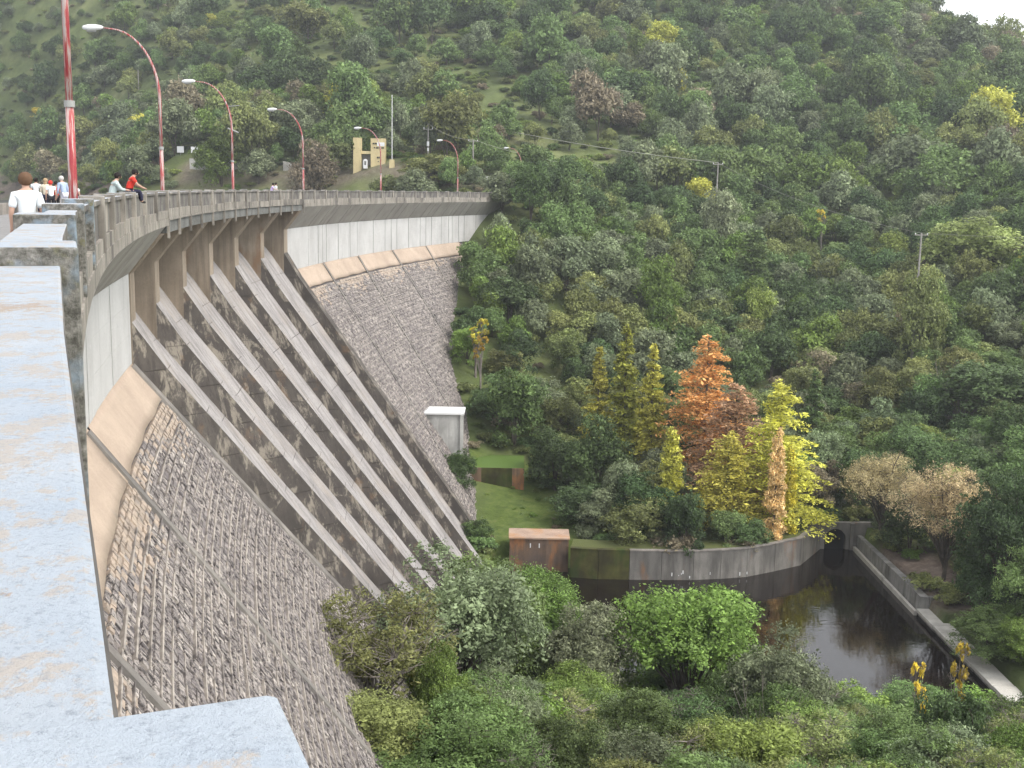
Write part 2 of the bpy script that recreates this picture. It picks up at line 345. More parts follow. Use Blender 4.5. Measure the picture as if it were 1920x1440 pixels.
# ------------------------------------------------------------------ terrain
CP = np.array([
 # valley floor and pool banks
 (-2, 100, -37), (8, 118, -35.2), (0, 122, -35.2), (2, 130, -35.0), (-1, 138, -32.2), (4, 146, -29.5), (16, 114, -35.2), (26, 118, -35.2), (20, 125, -34.6),
 (32, 128, -34.8), (45, 122, -35.2), (42, 110, -36.2), (42, 95, -36.4), (44, 80, -36.2), (50, 100, -33.5), (55, 85, -32), (41, 65, -35.5), (48, 60, -32),
 (30, 70, -35), (20, 76, -35.4), (8, 76, -35), (0, 66, -32.5), (12, 62, -33.2), (25, 58, -32), (10, 50, -30.5), (24, 46, -29.5), (0, 50, -28.5), (-6, 48, -25.5),
 (0, 35, -24.5), (15, 30, -24), (5, 15, -17), (-3, 25, -20), (20, 10, -17), (40, 30, -25), (60, 40, -24), (30, -30, -4), (0, -40, -2), (-6, 8, -15),
 # near toe of the dam
 (-5.5, 55, -28), (-4, 63, -31), (-7.5, 40, -23),
 # far toe climbing the right bank
 (-3, 121, -36), (-5.3, 130, -33.5), (-7, 138, -30.2), (-7, 146, -28), (-8.5, 153, -22.5), (-8, 166, -18.4), (-9, 178, -13.3), (-8.5, 190, -9.5), (-4, 196, -5.5), (0, 203, -3), (4, 212, -0.5),
 (8, 160, -24), (8, 180, -15.5), (8, 196, -8),
 # opposite slope
 (16, 150, -29), (22, 162, -26), (31, 200, -14.5), (38, 240, -1), (47, 300, 20), (56, 360, 47), (66, 420, 74), (74, 470, 92),
 (45, 150, -29.5), (59, 200, -17), (74, 250, 1), (89, 300, 19), (105, 355, 42), (124, 412, 67), (140, 470, 72),
 (65, 150, -23), (87, 200, -10), (109, 250, 5), (131, 300, 20), (150, 350, 37), (161, 372, 37), (178, 405, 29), (205, 450, 18), (110, 180, -4), (150, 240, 12), (90, 120, -14), (80, 80, -20),
 (4, 230, 2.5), (8, 280, 18), (10, 350, 45), (12, 430, 80), (14, 490, 100),
 # right-bank road terrace and the hill behind it
 (-8, 222, 1.2), (-20, 232, 3.4), (-30, 240, 4.2), (-45, 246, 4.0), (-60, 252, 4.6), (-76, 262, 6.2), (-30, 268, 12), (-60, 290, 18), (-36, 300, 24), (-48, 400, 64), (-54, 450, 84),
 (-78, 345, 34), (-90, 400, 58), (-100, 450, 78), (-120, 380, 31), (-140, 420, 50), (-160, 450, 76), (-200, 470, 88), (-240, 500, 100), (-140, 500, 100),
 # reservoir side
 (-45, 232, -7), (-70, 245, -7.5), (-100, 290, -7), (-130, 345, -7), (-165, 395, -7), (-215, 430, -7), (-30, 215, -8), (-20, 205, -5), (-25, 180, -14), (-40, 150, -20), (-60, 120, -22), (-120, 200, -24), (-50, 40, -22), (-150, 60, -24), (-20, 20, -18), (-240, 200, -24), (-14, 195, -7.5),
 (-105, 303, 2.5), (-135, 358, 2.0), (-172, 408, 2.0), (-222, 445, 2.0),
], float)
_K = np.sqrt(((CP[:, None, :2] - CP[None, :, :2]) ** 2).sum(-1)) + np.eye(len(CP)) * -1.5
_A = np.block([[_K, np.ones((len(CP), 1))], [np.ones((1, len(CP))), np.zeros((1, 1))]])
_W = np.linalg.solve(_A, np.r_[CP[:, 2], 0])
POOL = [(-4, 80), (-4, 108), (-0.6, 110), (-0.4, 113), (6.2, 113), (6.25, 110.3), (7.3, 110), (12, 110), (18.4, 110.2), (24, 111.5), (30.4, 115.5), (34, 121.3), (37.6, 121.3), (38.1, 82), (38.3, 72), (24, 74), (10, 80)]
def inside(x, y, poly):
    r = np.zeros(x.shape, bool); n = len(poly)
    for i in range(n):
        (x1, y1), (x2, y2) = poly[i], poly[(i + 1) % n]
        c = ((y1 > y) != (y2 > y)) & (x < (x2 - x1) * (y - y1) / (y2 - y1 + 1e-12) + x1); r ^= c
    return r
def grow(poly, d):
    out = []; n = len(poly); cx = sum(p[0] for p in poly) / n; cy = sum(p[1] for p in poly) / n
    for i in range(n):
        a = Vector(poly[i - 1]); b = Vector(poly[i]); c = Vector(poly[(i + 1) % n])
        n1 = Vector(((b - a).y, -(b - a).x)).normalized(); n2 = Vector(((c - b).y, -(c - b).x)).normalized()
        m = n1 + n2; m = m / max(0.5, m.dot(n1) ) if m.length > 1e-6 else n1
        # outward: polygon is listed clockwise, so the right-hand normal points inwards
        out.append(tuple(b - m * d))
    return out
POOL_G = grow(POOL, 1.1)
def height_raw(x, y):
    x = np.clip(np.asarray(x, float), -290, 340); y = np.clip(np.asarray(y, float), -60, 540)
    sh = x.shape; x = x.ravel(); y = y.ravel(); out = np.empty(len(x))
    for a in range(0, len(x), 20000):
        q = slice(a, a + 20000)
        out[q] = np.sqrt((x[q, None] - CP[:, 0]) ** 2 + (y[q, None] - CP[:, 1]) ** 2) @ _W[:-1] + _W[-1]
    return out.reshape(sh)
def vnoise(x, y, seed, sc):
    r = np.random.default_rng(seed); ph = r.uniform(0, 6.28, (6, 2)); k = r.normal(0, 1, (6, 2)) / sc
    return sum(np.sin(k[i, 0] * x + k[i, 1] * y + ph[i, 0]) for i in range(6)) / 6
def height(x, y, carve=False):
    x = np.asarray(x, float); y = np.asarray(y, float)
    h = height_raw(x, y); far = np.clip((np.hypot(x - 10, y - 110) - 35) / 60, 0, 1)
    h = h + far * (1.6 * vnoise(x, y, 3, 9) + 0.7 * vnoise(x, y, 4, 4))
    if carve: h = np.where(inside(x, y, POOL_G), -40.2, h)
    return h
def Tz(x, y): return float(height(np.array([x]), np.array([y]))[0])

def axis(lo, hi, f0, f1, fine, coarse, far):
    a = list(np.arange(lo, f0, coarse)) + list(np.arange(f0, f1, fine)) + list(np.arange(f1, hi, coarse)) + [hi]
    return np.array([-far, -far / 2, lo - 120] + a + [hi + 120, far * 0.6, far])
GX = axis(-280, 330, -16, 60, 1.0, 4.0, 1500); GY = axis(-55, 535, 58, 150, 1.0, 4.0, 1500)
XX, YY = np.meshgrid(GX, GY); ZZ = height(XX, YY, True)
def near_seg(x, y, p, r, soft):
    p = np.asarray(p, float); best = np.full(x.shape, 1e9)
    for a, b in zip(p[:-1], p[1:]):
        d = b - a; t = np.clip(((x - a[0]) * d[0] + (y - a[1]) * d[1]) / (d @ d), 0, 1)
        best = np.minimum(best, np.hypot(x - a[0] - t * d[0], y - a[1] - t * d[1]))
    return np.clip((r + soft - best) / soft, 0, 1)
lawn = near_seg(XX, YY, [(1.5, 115), (2.5, 129.5)], 4.2, 2.5)
lawn = np.maximum(lawn, near_seg(XX, YY, [(-4, 135), (1, 134)], 2.6, 1.0))
lawn = np.maximum(lawn, near_seg(XX, YY, [(9, 113), (18, 113)], 1.5, 1.5))
lawn = np.maximum(lawn, near_seg(XX, YY, [(42.2, 72), (43.0, 86)], 1.6, 1.0)); lawn = np.maximum(lawn, 0.8 * near_seg(XX, YY, [(40, 121), (44, 117)], 2.0, 1.5))
dirt = near_seg(XX, YY, [(40.5, 114), (41.5, 101)], 2.2, 1.5)
dirt = np.maximum(dirt, near_seg(XX, YY, [(43, 99), (47, 84)], 1.5, 1.5))
dirt = np.maximum(dirt, 0.75 * near_seg(XX, YY, [(0, 221), (-9, 223), (-22, 231)], 2.5, 3.0))
dirt = np.maximum(dirt, 0.8 * near_seg(XX, YY, [(-24, 236), (-48, 245), (-72, 256)], 2.2, 2.0))
shore = np.clip((ZZ + 8) / 1.0, 0, 1) * np.clip((1.8 - ZZ) / 1.0, 0, 1) * ((XX < -95) & (YY > 285))
dirt = np.maximum(dirt, shore * 0.95)
nx, ny = len(GX), len(GY)
idx = np.arange(nx * ny).reshape(ny, nx)
q = np.stack([idx[:-1, :-1], idx[:-1, 1:], idx[1:, 1:], idx[1:, :-1]], -1).reshape(-1, 4)
me = fast_mesh('ground', np.stack([XX, YY, ZZ], -1).reshape(-1, 3), q, M['ground'], smooth=True)
for nm, arr in (('lawn', lawn), ('dirt', dirt)):
    at_ = me.attributes.new(nm, 'FLOAT', 'POINT'); at_.data.foreach_set('value', arr.ravel().astype(np.float32))
ground = link(bpy.data.objects.new('ground', me)); tag(ground, 'green valley floor and hillside ground below and beyond the dam', kind='structure')

# water
b = MB(); b.poly([(x, y, -38.0) for x, y in grow(POOL, 0.25)])
pool = b.build('pool_water', M['pool']); tag(pool, 'dark still pool of water below the spillway', kind='structure')
b = MB(); b.poly([C(s, -8.6, -6.3) for s in range(-60, 216, 6)] + [(-30, 330, -6.3), (-500, 700, -6.3), (-900, 500, -6.3), (-900, -300, -6.3), (0, -300, -6.3)])
lake = b.build('reservoir_water', M['lake']); tag(lake, 'pale reservoir water on the upstream side of the dam', kind='structure')

# ------------------------------------------------------------------ the dam
dam = empty('dam', C(80, -2, -36), 'long curved concrete and stone dam with railed crest, spillway piers and ribbed chutes', 'dam'); WORLD_THINGS.append(dam)
def part(b, name, mats, parent=dam, **k): return b.build(name, mats, parent, **k)
M_ = 1.45; NRM = (0.823, 0.568)                       # downstream slope and its normal in (off, z)
def slope(u, h=0.0): return (-1.75 + 0.568 * u + 0.823 * h, -8.4 - 0.823 * u + 0.568 * h)
TOE_S = np.array([0, 25, 45, 57, 65, 75, 118, 121, 126, 133, 138, 149, 152, 157, 169, 182, 193, 215.])
TOE_Z = np.array([-17, -24, -30, -34, -37, -38.5, -38.5, -36.5, -34.4, -33, -30.4, -27.9, -25, -21.6, -18.5, -13.4, -8.6, -8.4])
def toe_u(s): return (-8.4 - np.interp(s, TOE_S, TOE_Z)) / 0.823 + 0.8

W0 = [57.0, 65.9, 76.2, 86.7, 96.8, 107.2, 116.8]; WC = [0.82, 0.72, 0.62, 0.45, 0.32, 0.2, 0.1]; WT = 1.5
def wall_s(k, o): return W0[k] + WC[k] * (max(o, -1.75) + 1.75)

# body behind the facing
b = MB(); b.cbox(-45, 57.0, -8.5, -2.05, -30, -1.9); part(b, 'dam_core', M['grey'])
b = MB(); b.cbox(118.3, 212, -8.5, -2.05, -30, -1.9); part(b, 'dam_core', M['grey'])
# stone slope backing
def slope_sheet(sa, sb, u0, u1, h, name, mat, nu=10, ns=None, parent=dam):
    ns = ns or 12; V = []; Q = []
    for j in range(nu + 1):
        o, z = slope(u0 + (u1 - u0) * j / nu, h); a, c = sa(o), sb(o)
        for i in range(ns + 1): V.append(C(a + (c - a) * i / ns, o, z))
    for j in range(nu):
        for i in range(ns): p = j * (ns + 1) + i; Q.append((p, p + ns + 1, p + ns + 2, p + 1))
    ob = bpy.data.objects.new(name, fast_mesh(name, V, Q, mat)); return link(ob, parent)
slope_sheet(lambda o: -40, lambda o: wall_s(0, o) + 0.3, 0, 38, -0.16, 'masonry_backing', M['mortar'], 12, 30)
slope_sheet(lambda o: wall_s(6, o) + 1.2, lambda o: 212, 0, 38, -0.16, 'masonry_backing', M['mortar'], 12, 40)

# white wall, haunch and sandy apron, panel by panel
SN = [-40, -30, -20, -10, 0, 10, 18, 26.4, 34.5, 42.4, 44.5, 50.4, 57.0]
SF = [118.3, 127.1, 131.3, 133.1, 134.7, 139.7, 144.7, 147.8, 154.7, 159.8, 162.5, 164.9, 170.0, 175.1, 177.6, 180.1, 184.4, 187.7, 189.4, 192.2, 194.7, 200, 206, 212]
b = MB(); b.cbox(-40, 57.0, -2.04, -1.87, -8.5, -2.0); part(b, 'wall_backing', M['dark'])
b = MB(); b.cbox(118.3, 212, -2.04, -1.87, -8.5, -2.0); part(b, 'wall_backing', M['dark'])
for L_ in (SN, SF):
    for a, c in zip(L_[:-1], L_[1:]):
        g = 0.085; a2, c2 = a + g, c - g
        pr = 0.012 * math.sin(a * 7.3)
        zs = [-8.42, -7.0, -5.6, -4.18]
        wp = MB()
        for z0, z1 in zip(zs[:-1], zs[1:]): wp.cbox(a2, c2, -1.86, -1.75 + pr + 0.006 * math.sin(z0 * 5 + a), z0 + 0.003, z1 - 0.003, step=2.5)
        part(wp, 'wall_panel', M['wall'])
        hp = MB(); prof = [(-0.02, -1.97), (-1.74, -4.16), (-1.86, -4.16), (-1.86, -1.97)]
        n = max(1, int((c2 - a2) / 2.5)); ss = np.linspace(a2, c2, n + 1)
        for p_, q_ in zip(ss[:-1], ss[1:]): hp.prism(prof, lambda o, p_=p_: p_, lambda o, q_=q_: q_)
        part(hp, 'haunch_panel', M['haunch'])
APN = [-40, -20, 0, 13, 26.0, 41.3, 57.0]; APF = [118.6, 133.0, 147.8, 162.7, 177.6, 192.6]
for L_ in (APN, APF):
    for a, c in zip(L_[:-1], L_[1:]):
        V = []; n = max(3, int((c - a) / 1.2)); nu = 5; Q = []
        for j in range(nu + 1):
            for i in range(n + 1):
                s = a + 0.06 + (c - a - 0.12) * i / n
                ue = 2.3 + 0.05 * math.sin(s * 1.1)
                o, z = slope(ue * j / nu - 0.02, -0.015)
                sv = s
                if L_ is APN and c == 57.0: sv = a + 0.06 + (wall_s(0, o) - 0.05 - a - 0.06) * i / n
                V.append(C(sv, o, z))
        for j in range(nu):
            for i in range(n): p_ = j * (n + 1) + i; Q.append((p_, p_ + n + 1, p_ + n + 2, p_ + 1))
        ob = bpy.data.objects.new('apron_panel', fast_mesh('apron_panel', V, Q, M['sandy'])); link(ob, dam)
        sm = ob.modifiers.new('solid', 'SOLIDIFY'); sm.thickness = 0.25; sm.offset = -1
# smooth joint bands running down the slope
def band(s0, c_, w, u0, u1, h=0.07, mat='joint'):
    bb = MB(); nu = 10
    us = np.linspace(u0, u1, nu + 1)
    for u, v in zip(us[:-1], us[1:]):
        (o0, z0), (o1, z1), (o2, z2), (o3, z3) = slope(u, -0.2), slope(v, -0.2), slope(v, h), slope(u, h)
        f = lambda o: s0 + c_ * (o + 1.75)
        bb.hexa([C(f(o0), o0, z0), C(f(o1), o1, z1), C(f(o1) + w, o1, z1), C(f(o0) + w, o0, z0), C(f(o3), o3, z3), C(f(o2), o2, z2), C(f(o2) + w, o2, z2), C(f(o3) + w, o3, z3)])
    return part(bb, 'joint_band', M[mat])
JN = [(11, 0.2, 0.45), (26.2, 0.2, 0.45), (41.1, 0.33, 0.5), (56.3, 0.82, 0.65)]
JF = [(132.9, -0.22, 0.4), (147.7, -0.24, 0.4), (162.6, -0.06, 0.4), (177.4, -0.2, 0.4), (118.6, 0.1, 0.5)]
for s0, c_, w in JN: band(s0, c_, w, 0.1, min(30, float(toe_u(s0)) + 2))
for s0, c_, w in JF: band(s0, c_, w, 0.1, float(toe_u(s0)) + 1)
for s0, c_, w in ((41.75, 0.33, 0.10), (133.45, -0.22, 0.10), (148.25, -0.24, 0.10), (163.1, -0.06, 0.10)): band(s0, c_, w, 0.0, 4.5, 0.03, 'dark')

# rough stone facing: every stone has its own edges and depth; the biggest in view are objects, the rest one part
stones = []
rs = random.Random(5)
LEDGES = []
def lay(slo, shi, joints, step_len, u_max_f, seed, row_h):
    r = random.Random(seed); u = 2.15; row = 0
    while u < 36:
        hgt = r.uniform(*row_h); s = slo + r.uniform(0, 0.5)
        o_mid, z_mid = slope(u + hgt / 2)
        hi = shi(o_mid)
        ledge = r.uniform(-0.025, 0.025)
        if row % 2 == 0 and u > 2.6: LEDGES.append((slo, hi, u, u_max_f, seed))
        while s < hi - 0.15:
            ln = r.uniform(*step_len); e = min(s + ln, hi - 0.05)
            ok = u < u_max_f(s) and e - s > 0.12
            if u < 2.3: ok = False
            for s0, c_, w in joints:
                js = s0 + c_ * (o_mid + 1.75)
                if e > js - 0.03 and s < js + w + 0.03:
                    if s < js - 0.2: e = js - 0.03
                    else: ok = False
            if ok: stones.append((s, e, u, hgt, max(-0.07, r.gauss(0.0 + ledge, 0.022)), r.random(), r.random()))
            s += ln
        u += hgt; row += 1
lay(14.0, lambda o: wall_s(0, o) - 0.72, JN, (0.18, 0.5), lambda s: min(29, toe_u(s) + 1), 1, (0.20, 0.30))
lay(119.2, lambda o: 199.0, JF, (0.32, 0.85), lambda s: toe_u(s) + 0.6, 2, (0.24, 0.36))
def stone_geo(t):
    s, e, u, hgt, h, r1, r2 = t; g = 0.008
    r = random.Random(int(r1 * 1e9)); j = lambda k: r.uniform(-k, k)
    P = []
    cor = [(s + g, u + g), (e - g, u + g), (e - g, u + hgt - g), (s + g, u + hgt - g)]
    for a, b_ in cor: P.append((a, b_, -0.16))
    for a, b_ in cor: P.append((a + j(0.03) + (0.012 if a < (s + e) / 2 else -0.012), b_ + j(0.015) + (0.012 if b_ < u + hgt / 2 else -0.012), h + j(0.018)))
    P.append(((s + e) / 2 + j(0.08), u + hgt / 2 + j(0.08), h + r.uniform(-0.01, 0.03)))
    return [C(a, *slope(b_, c)) for a, b_, c in P]
ST_F = [(0, 1, 5, 4), (1, 2, 6, 5), (2, 3, 7, 6), (3, 0, 4, 7)]; ST_T = [(4, 5, 8), (5, 6, 8), (6, 7, 8), (7, 4, 8)]
def px_size(t):
    P = C((t[0] + t[1]) / 2, *slope(t[2] + t[3] / 2)); x, y, z = project(P)
    if z <= 0 or not (170 < x < 1900 and 300 < y < 1440): return 0
    if x < 240 and y > 1300: return 0
    return (t[1] - t[0]) * t[3] / z ** 2
order = sorted(range(len(stones)), key=lambda i: -px_size(stones[i])); big = set(order[:300])
SV = []; SFc = []; STn = []
def tone_of(t): return min(1, max(0, 0.5 + (t[6] - 0.5) * 0.9)) + (1.0 if t[2] < 2.6 + 1.6 * t[5] ** 2 + 0.8 * math.sin(t[0] * 0.37) else 0.0)
for i, t in enumerate(stones):
    g_ = stone_geo(t)
    if i in big:
        m_ = bpy.data.meshes.new('stone'); m_.from_pydata(g_, [], ST_F + ST_T); m_.materials.append(M['stone'])
        a_ = m_.attributes.new('tone', 'FLOAT', 'FACE'); a_.data.foreach_set('value', [tone_of(t)] * 8)
        link(bpy.data.objects.new('stone', m_), dam)
    else:
        k = len(SV); SV += g_
        SFc += [tuple(k + a for a in f) for f in ST_F] + [tuple(k + a for a in f) for f in ST_T]; STn += [tone_of(t)] * 8
m_ = bpy.data.meshes.new('rough_stone_facing'); m_.from_pydata(SV, [], SFc); m_.materials.append(M['stone'])
a_ = m_.attributes.new('tone', 'FLOAT', 'FACE'); a_.data.foreach_set('value', STn)
o_ = link(bpy.data.objects.new('rough_stone_facing', m_), dam); o_['kind'] = 'stuff'

# thin proud ledges between the courses, broken here and there
rl = random.Random(77); b = MB()
for slo, hi, u, uf, seed in LEDGES:
    s = slo; du = rl.uniform(-0.02, 0.02)
    while s < hi - 0.8:
        e = min(s + rl.uniform(1.2, 3.5), hi - 0.7)
        if u < uf(s) and rl.random() < 0.78:
            h = rl.uniform(0.03, 0.085); w = rl.uniform(0.035, 0.07)
            P = [slope(u + du, -0.1), slope(u + du + w, -0.1), slope(u + du + w, h), slope(u + du, h)]
            b.hexa([C(s, *P[0]), C(s, *P[1]), C(e, *P[1]), C(e, *P[0]), C(s, *P[3]), C(s, *P[2]), C(e, *P[2]), C(e, *P[3])])
        s = e + 0.01; du += rl.uniform(-0.012, 0.012)
part(b, 'course_ledges', M['ledge'])['kind'] = 'stuff'

# spillway: chutes, divider walls built in lifts, piers
for k in range(6):
    prof = [(-8.4, -6.4), (-7.4, -5.55), (-6.5, -5.12), (-5.6, -4.98), (-4.8, -5.12), (-4.1, -5.45), (-3.5, -5.98), (-2.9, -6.73), (-1.75, -8.4)]
    V = []; Q = []; n = 4
    for o, z in prof:
        a, c = wall_s(k, o) + WT - 0.02, wall_s(k + 1, o) + 0.02
        for i in range(n + 1): V.append(C(a + (c - a) * i / n, o, z))
    for j in range(len(prof) - 1):
        for i in range(n): p_ = j * (n + 1) + i; Q.append((p_, p_ + n + 1, p_ + n + 2, p_ + 1))
    ch = link(bpy.data.objects.new('chute', fast_mesh('chute', V, Q, M['chute'], smooth=True)), dam)
    for j in range(6):
        u0, u1 = j * 5.9 + 0.02, (j + 1) * 5.9 - 0.02
        sl = MB(); (o0, z0), (o1, z1), (o2, z2), (o3, z3) = slope(u0, -0.4), slope(u1, -0.4), slope(u1, 0.0), slope(u0, 0.0)
        fa = lambda o: wall_s(k, o) + WT - 0.02; fb = lambda o: wall_s(k + 1, o) + 0.02
        for i in range(3):
            ff = lambda o, t_: fa(o) + (fb(o) - fa(o)) * t_
            sl.hexa([C(ff(o0, i / 3), o0, z0), C(ff(o1, i / 3), o1, z1), C(ff(o1, (i + 1) / 3), o1, z1), C(ff(o0, (i + 1) / 3), o0, z0),
                     C(ff(o3, i / 3), o3, z3), C(ff(o2, i / 3), o2, z2), C(ff(o2, (i + 1) / 3), o2, z2), C(ff(o3, (i + 1) / 3), o3, z3)])
        sl.build('chute_slab', M['chute'], ch)
HW = 1.65
for k in range(7):
    pr = MB()
    pr.prism([(-8.5, -2.34), (-0.22, -2.34), (-1.70, -4.2), (-1.70, -9.2), (-2.4, -9.6), (-8.5, -9.6)], lambda o: W0[k], lambda o: W0[k] + WT)
    pier = part(pr, 'spillway_pier', M['pier'])
    zt = -6.45
    while zt > -38:
        zb = zt - 2.45
        ot = lambda z: -1.75 + (-8.4 + HW - z) / M_; ob_ = lambda z: max(-1.72, -1.75 + (-8.4 - 0.6 - z) / M_)
        z1, z0 = zt - 0.025, zb
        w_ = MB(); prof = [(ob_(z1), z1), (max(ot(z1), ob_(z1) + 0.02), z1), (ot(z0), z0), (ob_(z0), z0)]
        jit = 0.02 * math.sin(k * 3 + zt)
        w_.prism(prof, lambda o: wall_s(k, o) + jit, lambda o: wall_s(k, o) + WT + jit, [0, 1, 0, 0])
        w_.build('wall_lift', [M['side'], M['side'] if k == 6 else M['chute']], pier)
        zt = zb
# rust-brown strip hugging the foot of each pier
# deck, road and pavements
b = MB(); b.cbox(-45, 222, -7.4, -0.14, -1.88, -1.52); part(b, 'deck_slab', M['beam'])
b = MB(); b.cbox(-45, 226, -7.1, -1.95, -1.515, -1.50); tag(b.build('road', M['asphalt']), 'pale crest road along the top of the dam', kind='structure')
b = MB(); b.cbox(-45, 222, -1.95, -0.5, -1.515, -1.37); tag(b.build('pavement', M['deckwhite']), 'pale raised pavement beside the downstream parapet', kind='structure')
b = MB(); b.cbox(-45, 222, -7.5, -7.1, -1.9, -1.0); part(b, 'upstream_parapet', M['fascia'])

# downstream parapet: posts, panels, copings, fascia
POST = [(-5.4, 0.6), (-0.05, 0.70), (5.81, 0.6), (11.7, 0.55), (17.5, 0.48), (22.95, 0.42), (28.6, 0.38)]
s = 33.78
while s < 214: POST.append((s - 0.18, 0.36)); s += 4.972
SA, SB = 58.64, 118.3
for i, (s, w) in enumerate(POST):
    b = MB(); b.cbox(s, s + w, -0.55, 0.002 if i == 1 else 0.0, -1.62, -0.295, mats=(1, 0, 1, 1, 1, 1))
    part(b, 'parapet_post', [M['blue'], M['lichen'] if s < 24 else M['fascia']], bevel=0.018 if i != 1 else 0.008)
    if SA - 2 < s < SB:
        b = MB(); b.cbox(s + 0.11, s + 0.25, -0.11, 0.01, -2.58, -1.63); part(b, 'drain_stub', M['fascia'])
for (s, w), (s2, w2) in zip(POST[:-1], POST[1:]):
    a, c = s + w, s2
    b = MB(); b.cbox(a, c, -0.42, -0.15, -1.52, -0.49); part(b, 'parapet_panel', M['panel'] if a > 14 else M['lichen'])
    b = MB(); b.cbox(a, c, -0.14, -0.05, -1.60, -1.22 + 0.05 * math.sin(a)); part(b, 'parapet_plinth', M['fascia'])
    b = MB(); b.cbox(a, c, -0.47, -0.08, -0.495, -0.385, mats=(1, 0, 1, 1, 1, 1)); part(b, 'coping_slab', [M['blue'], M['panel']], bevel=0.014)
    spill = SA - 1 < (a + c) / 2 < SB
    if spill:
        b = MB(); b.cbox(a - w, c, -0.5, -0.03, -1.74, -1.605); part(b, 'fascia', M['fascia'])
        mid = (a - w + c) / 2
        for p_, q_ in ((a - w + 0.03, mid - 0.03), (mid + 0.03, c - 0.03)):
            b = MB(); b.cbox(p_, q_, -0.6, -0.13, -2.33, -1.745); part(b, 'deck_beam', M['beam'])
    else:
        b = MB(); b.cbox(a - w + 0.01, c - 0.01, -0.5, -0.02, -1.96, -1.605); part(b, 'fascia', M['fascia'])
# drain gallery walls at the far end
b = MB(); b.hexa([(-11.5, 191.5, -12.6), (-5.2, 191.0, -12.6), (-5.2, 191.6, -12.6), (-11.5, 192.1, -12.6), (-11.5, 191.5, -8.9), (-5.2, 191.0, -9.1), (-5.2, 191.6, -9.1), (-11.5, 192.1, -8.9)])
ew = empty('abutment_wall', (-8, 191.5, -12.6), 'small grey concrete wall where the stone slope meets the far bank', 'wall'); WORLD_THINGS.append(ew)
b.build('wall_segment', M['grey'], ew)
b = MB(); b.box(-9.5, -4.0, 188.2, 188.9, -13.6, -12.2); b.build('sill', M['walk'], ew)

# ------------------------------------------------------------------ concrete works below the dam
t = empty('valve_house', (-8.2, 131, -33.8), 'white concrete box with flat roof built against the stone slope', 'hut'); WORLD_THINGS.append(t)
b = MB(); b.box(-12.0, -5.62, 129.5, 132.9, -36.0, -25.42); b.build('wall', M['whitebox'], t)
b = MB(); b.box(-12.2, -5.40, 129.25, 133.1, -25.415, -25.18); b.build('roof', M['white'], t, bevel=0.03)
b = MB(); b.box(-5.85, -5.50, 129.22, 129.48, -34.5, -25.42); b.build('downpipe', M['whitebox'], t)
t = empty('rusty_block', (3, 113.5, -38), 'rust stained concrete block standing at the edge of the pool', 'block'); WORLD_THINGS.append(t)
b = MB(); b.box(0.05, 6.0, 112.0, 115.0, -40, -34.62); b.build('body', M['rusty'], t)
b = MB(); b.box(-0.05, 6.12, 111.85, 115.1, -34.61, -34.42); b.build('cap', concrete('pinkish_cap', (0.52, 0.38, 0.29), (0.38, 0.27, 0.21), (0.44, 0.24, 0.12), 0.1, 0.6), t, bevel=0.03)
for x in (2.1, 3.0):
    b = MB(); b.box(x, x + 0.1, 111.95, 111.985, -35.5, -35.05); b.build('paint_drip', M['white'], t)
t = empty('mossy_wall', (-2, 131, -35.2), 'dark moss covered wall holding up the small upper lawn', 'wall'); WORLD_THINGS.append(t)
for x0, x1, mm in ((-6.4, -3.4, 'rusty'), (-3.38, 0.2, 'mossy'), (0.22, 1.6, 'rusty')):
    b = MB(); b.box(x0, x1, 130.9, 132.6, -37.5, -31.95); b.build('wall_segment', M[mm], t)
b = MB(); b.box(-6.4, 1.6, 131.05, 137.5, -33.4, -31.93); tag(b.build('upper_lawn', NT('short_grass').out((0.10, 0.165, 0.035))), 'small bright green lawn above the mossy wall', kind='structure')
t = empty('pool_wall', (18, 110.5, -38), 'long curved grey retaining wall along the far side of the pool', 'wall'); WORLD_THINGS.append(t)
PW = [(6.1, 110.4), (8.9, 110), (12, 110), (15.2, 110.1), (18.4, 110.25), (21.2, 110.75), (24, 111.5), (27.2, 113.4), (30.4, 115.5), (32.2, 118.4), (34, 121.3)]
for i, (p_, q_) in enumerate(zip(PW[:-1], PW[1:])):
    d = (Vector(q_) - Vector(p_)).normalized(); n_ = Vector((-d.y, d.x)); g = d * 0.02
    A, B = Vector(p_) + g, Vector(q_) - g; zt = -35.05 - 0.01 * i + (0.25 if i == 9 else 0)
    pts = lambda k: [(*(A + n_ * k[0]), k[1]) for _ in (0,)]
    b = MB(); b.hexa([(*A, -40.3), (*B, -40.3), (*(B + n_ * 0.5), -40.3), (*(A + n_ * 0.5), -40.3), (*A, zt), (*B, zt), (*(B + n_ * 0.5), zt), (*(A + n_ * 0.5), zt)])
    b.build('wall_segment', M['mossy'] if i < 2 else M['poolwall'], t)
    b = MB(); b.hexa([(*(A - n_ * 0.05), zt + 0.002), (*(B - n_ * 0.05), zt + 0.002), (*(B + n_ * 0.52), zt + 0.002), (*(A + n_ * 0.52), zt + 0.002), (*(A - n_ * 0.05), zt + 0.12), (*(B - n_ * 0.05), zt + 0.12), (*(B + n_ * 0.52), zt + 0.12), (*(A + n_ * 0.52), zt + 0.12)])
    b.build('coping', M['mossy'] if i < 2 else M['joint'], t)
b = MB()
for p_, q_ in zip(PW[:-1], PW[1:]):
    d = (Vector(q_) - Vector(p_)).normalized(); n_ = Vector((-d.y, d.x)); A, B = Vector(p_), Vector(q_)
    b.poly([(*(A + n_ * 0.45), -35.08), (*(B + n_ * 0.45), -35.08), (*(B + n_ * 3.0), -34.9), (*(A + n_ * 3.0), -34.9)])
tag(b.build('bank', NT('bank_soil').out((0.10, 0.115, 0.04))), 'grassy strip of bank behind the curved pool wall', kind='structure')
rr_ = random.Random(4)
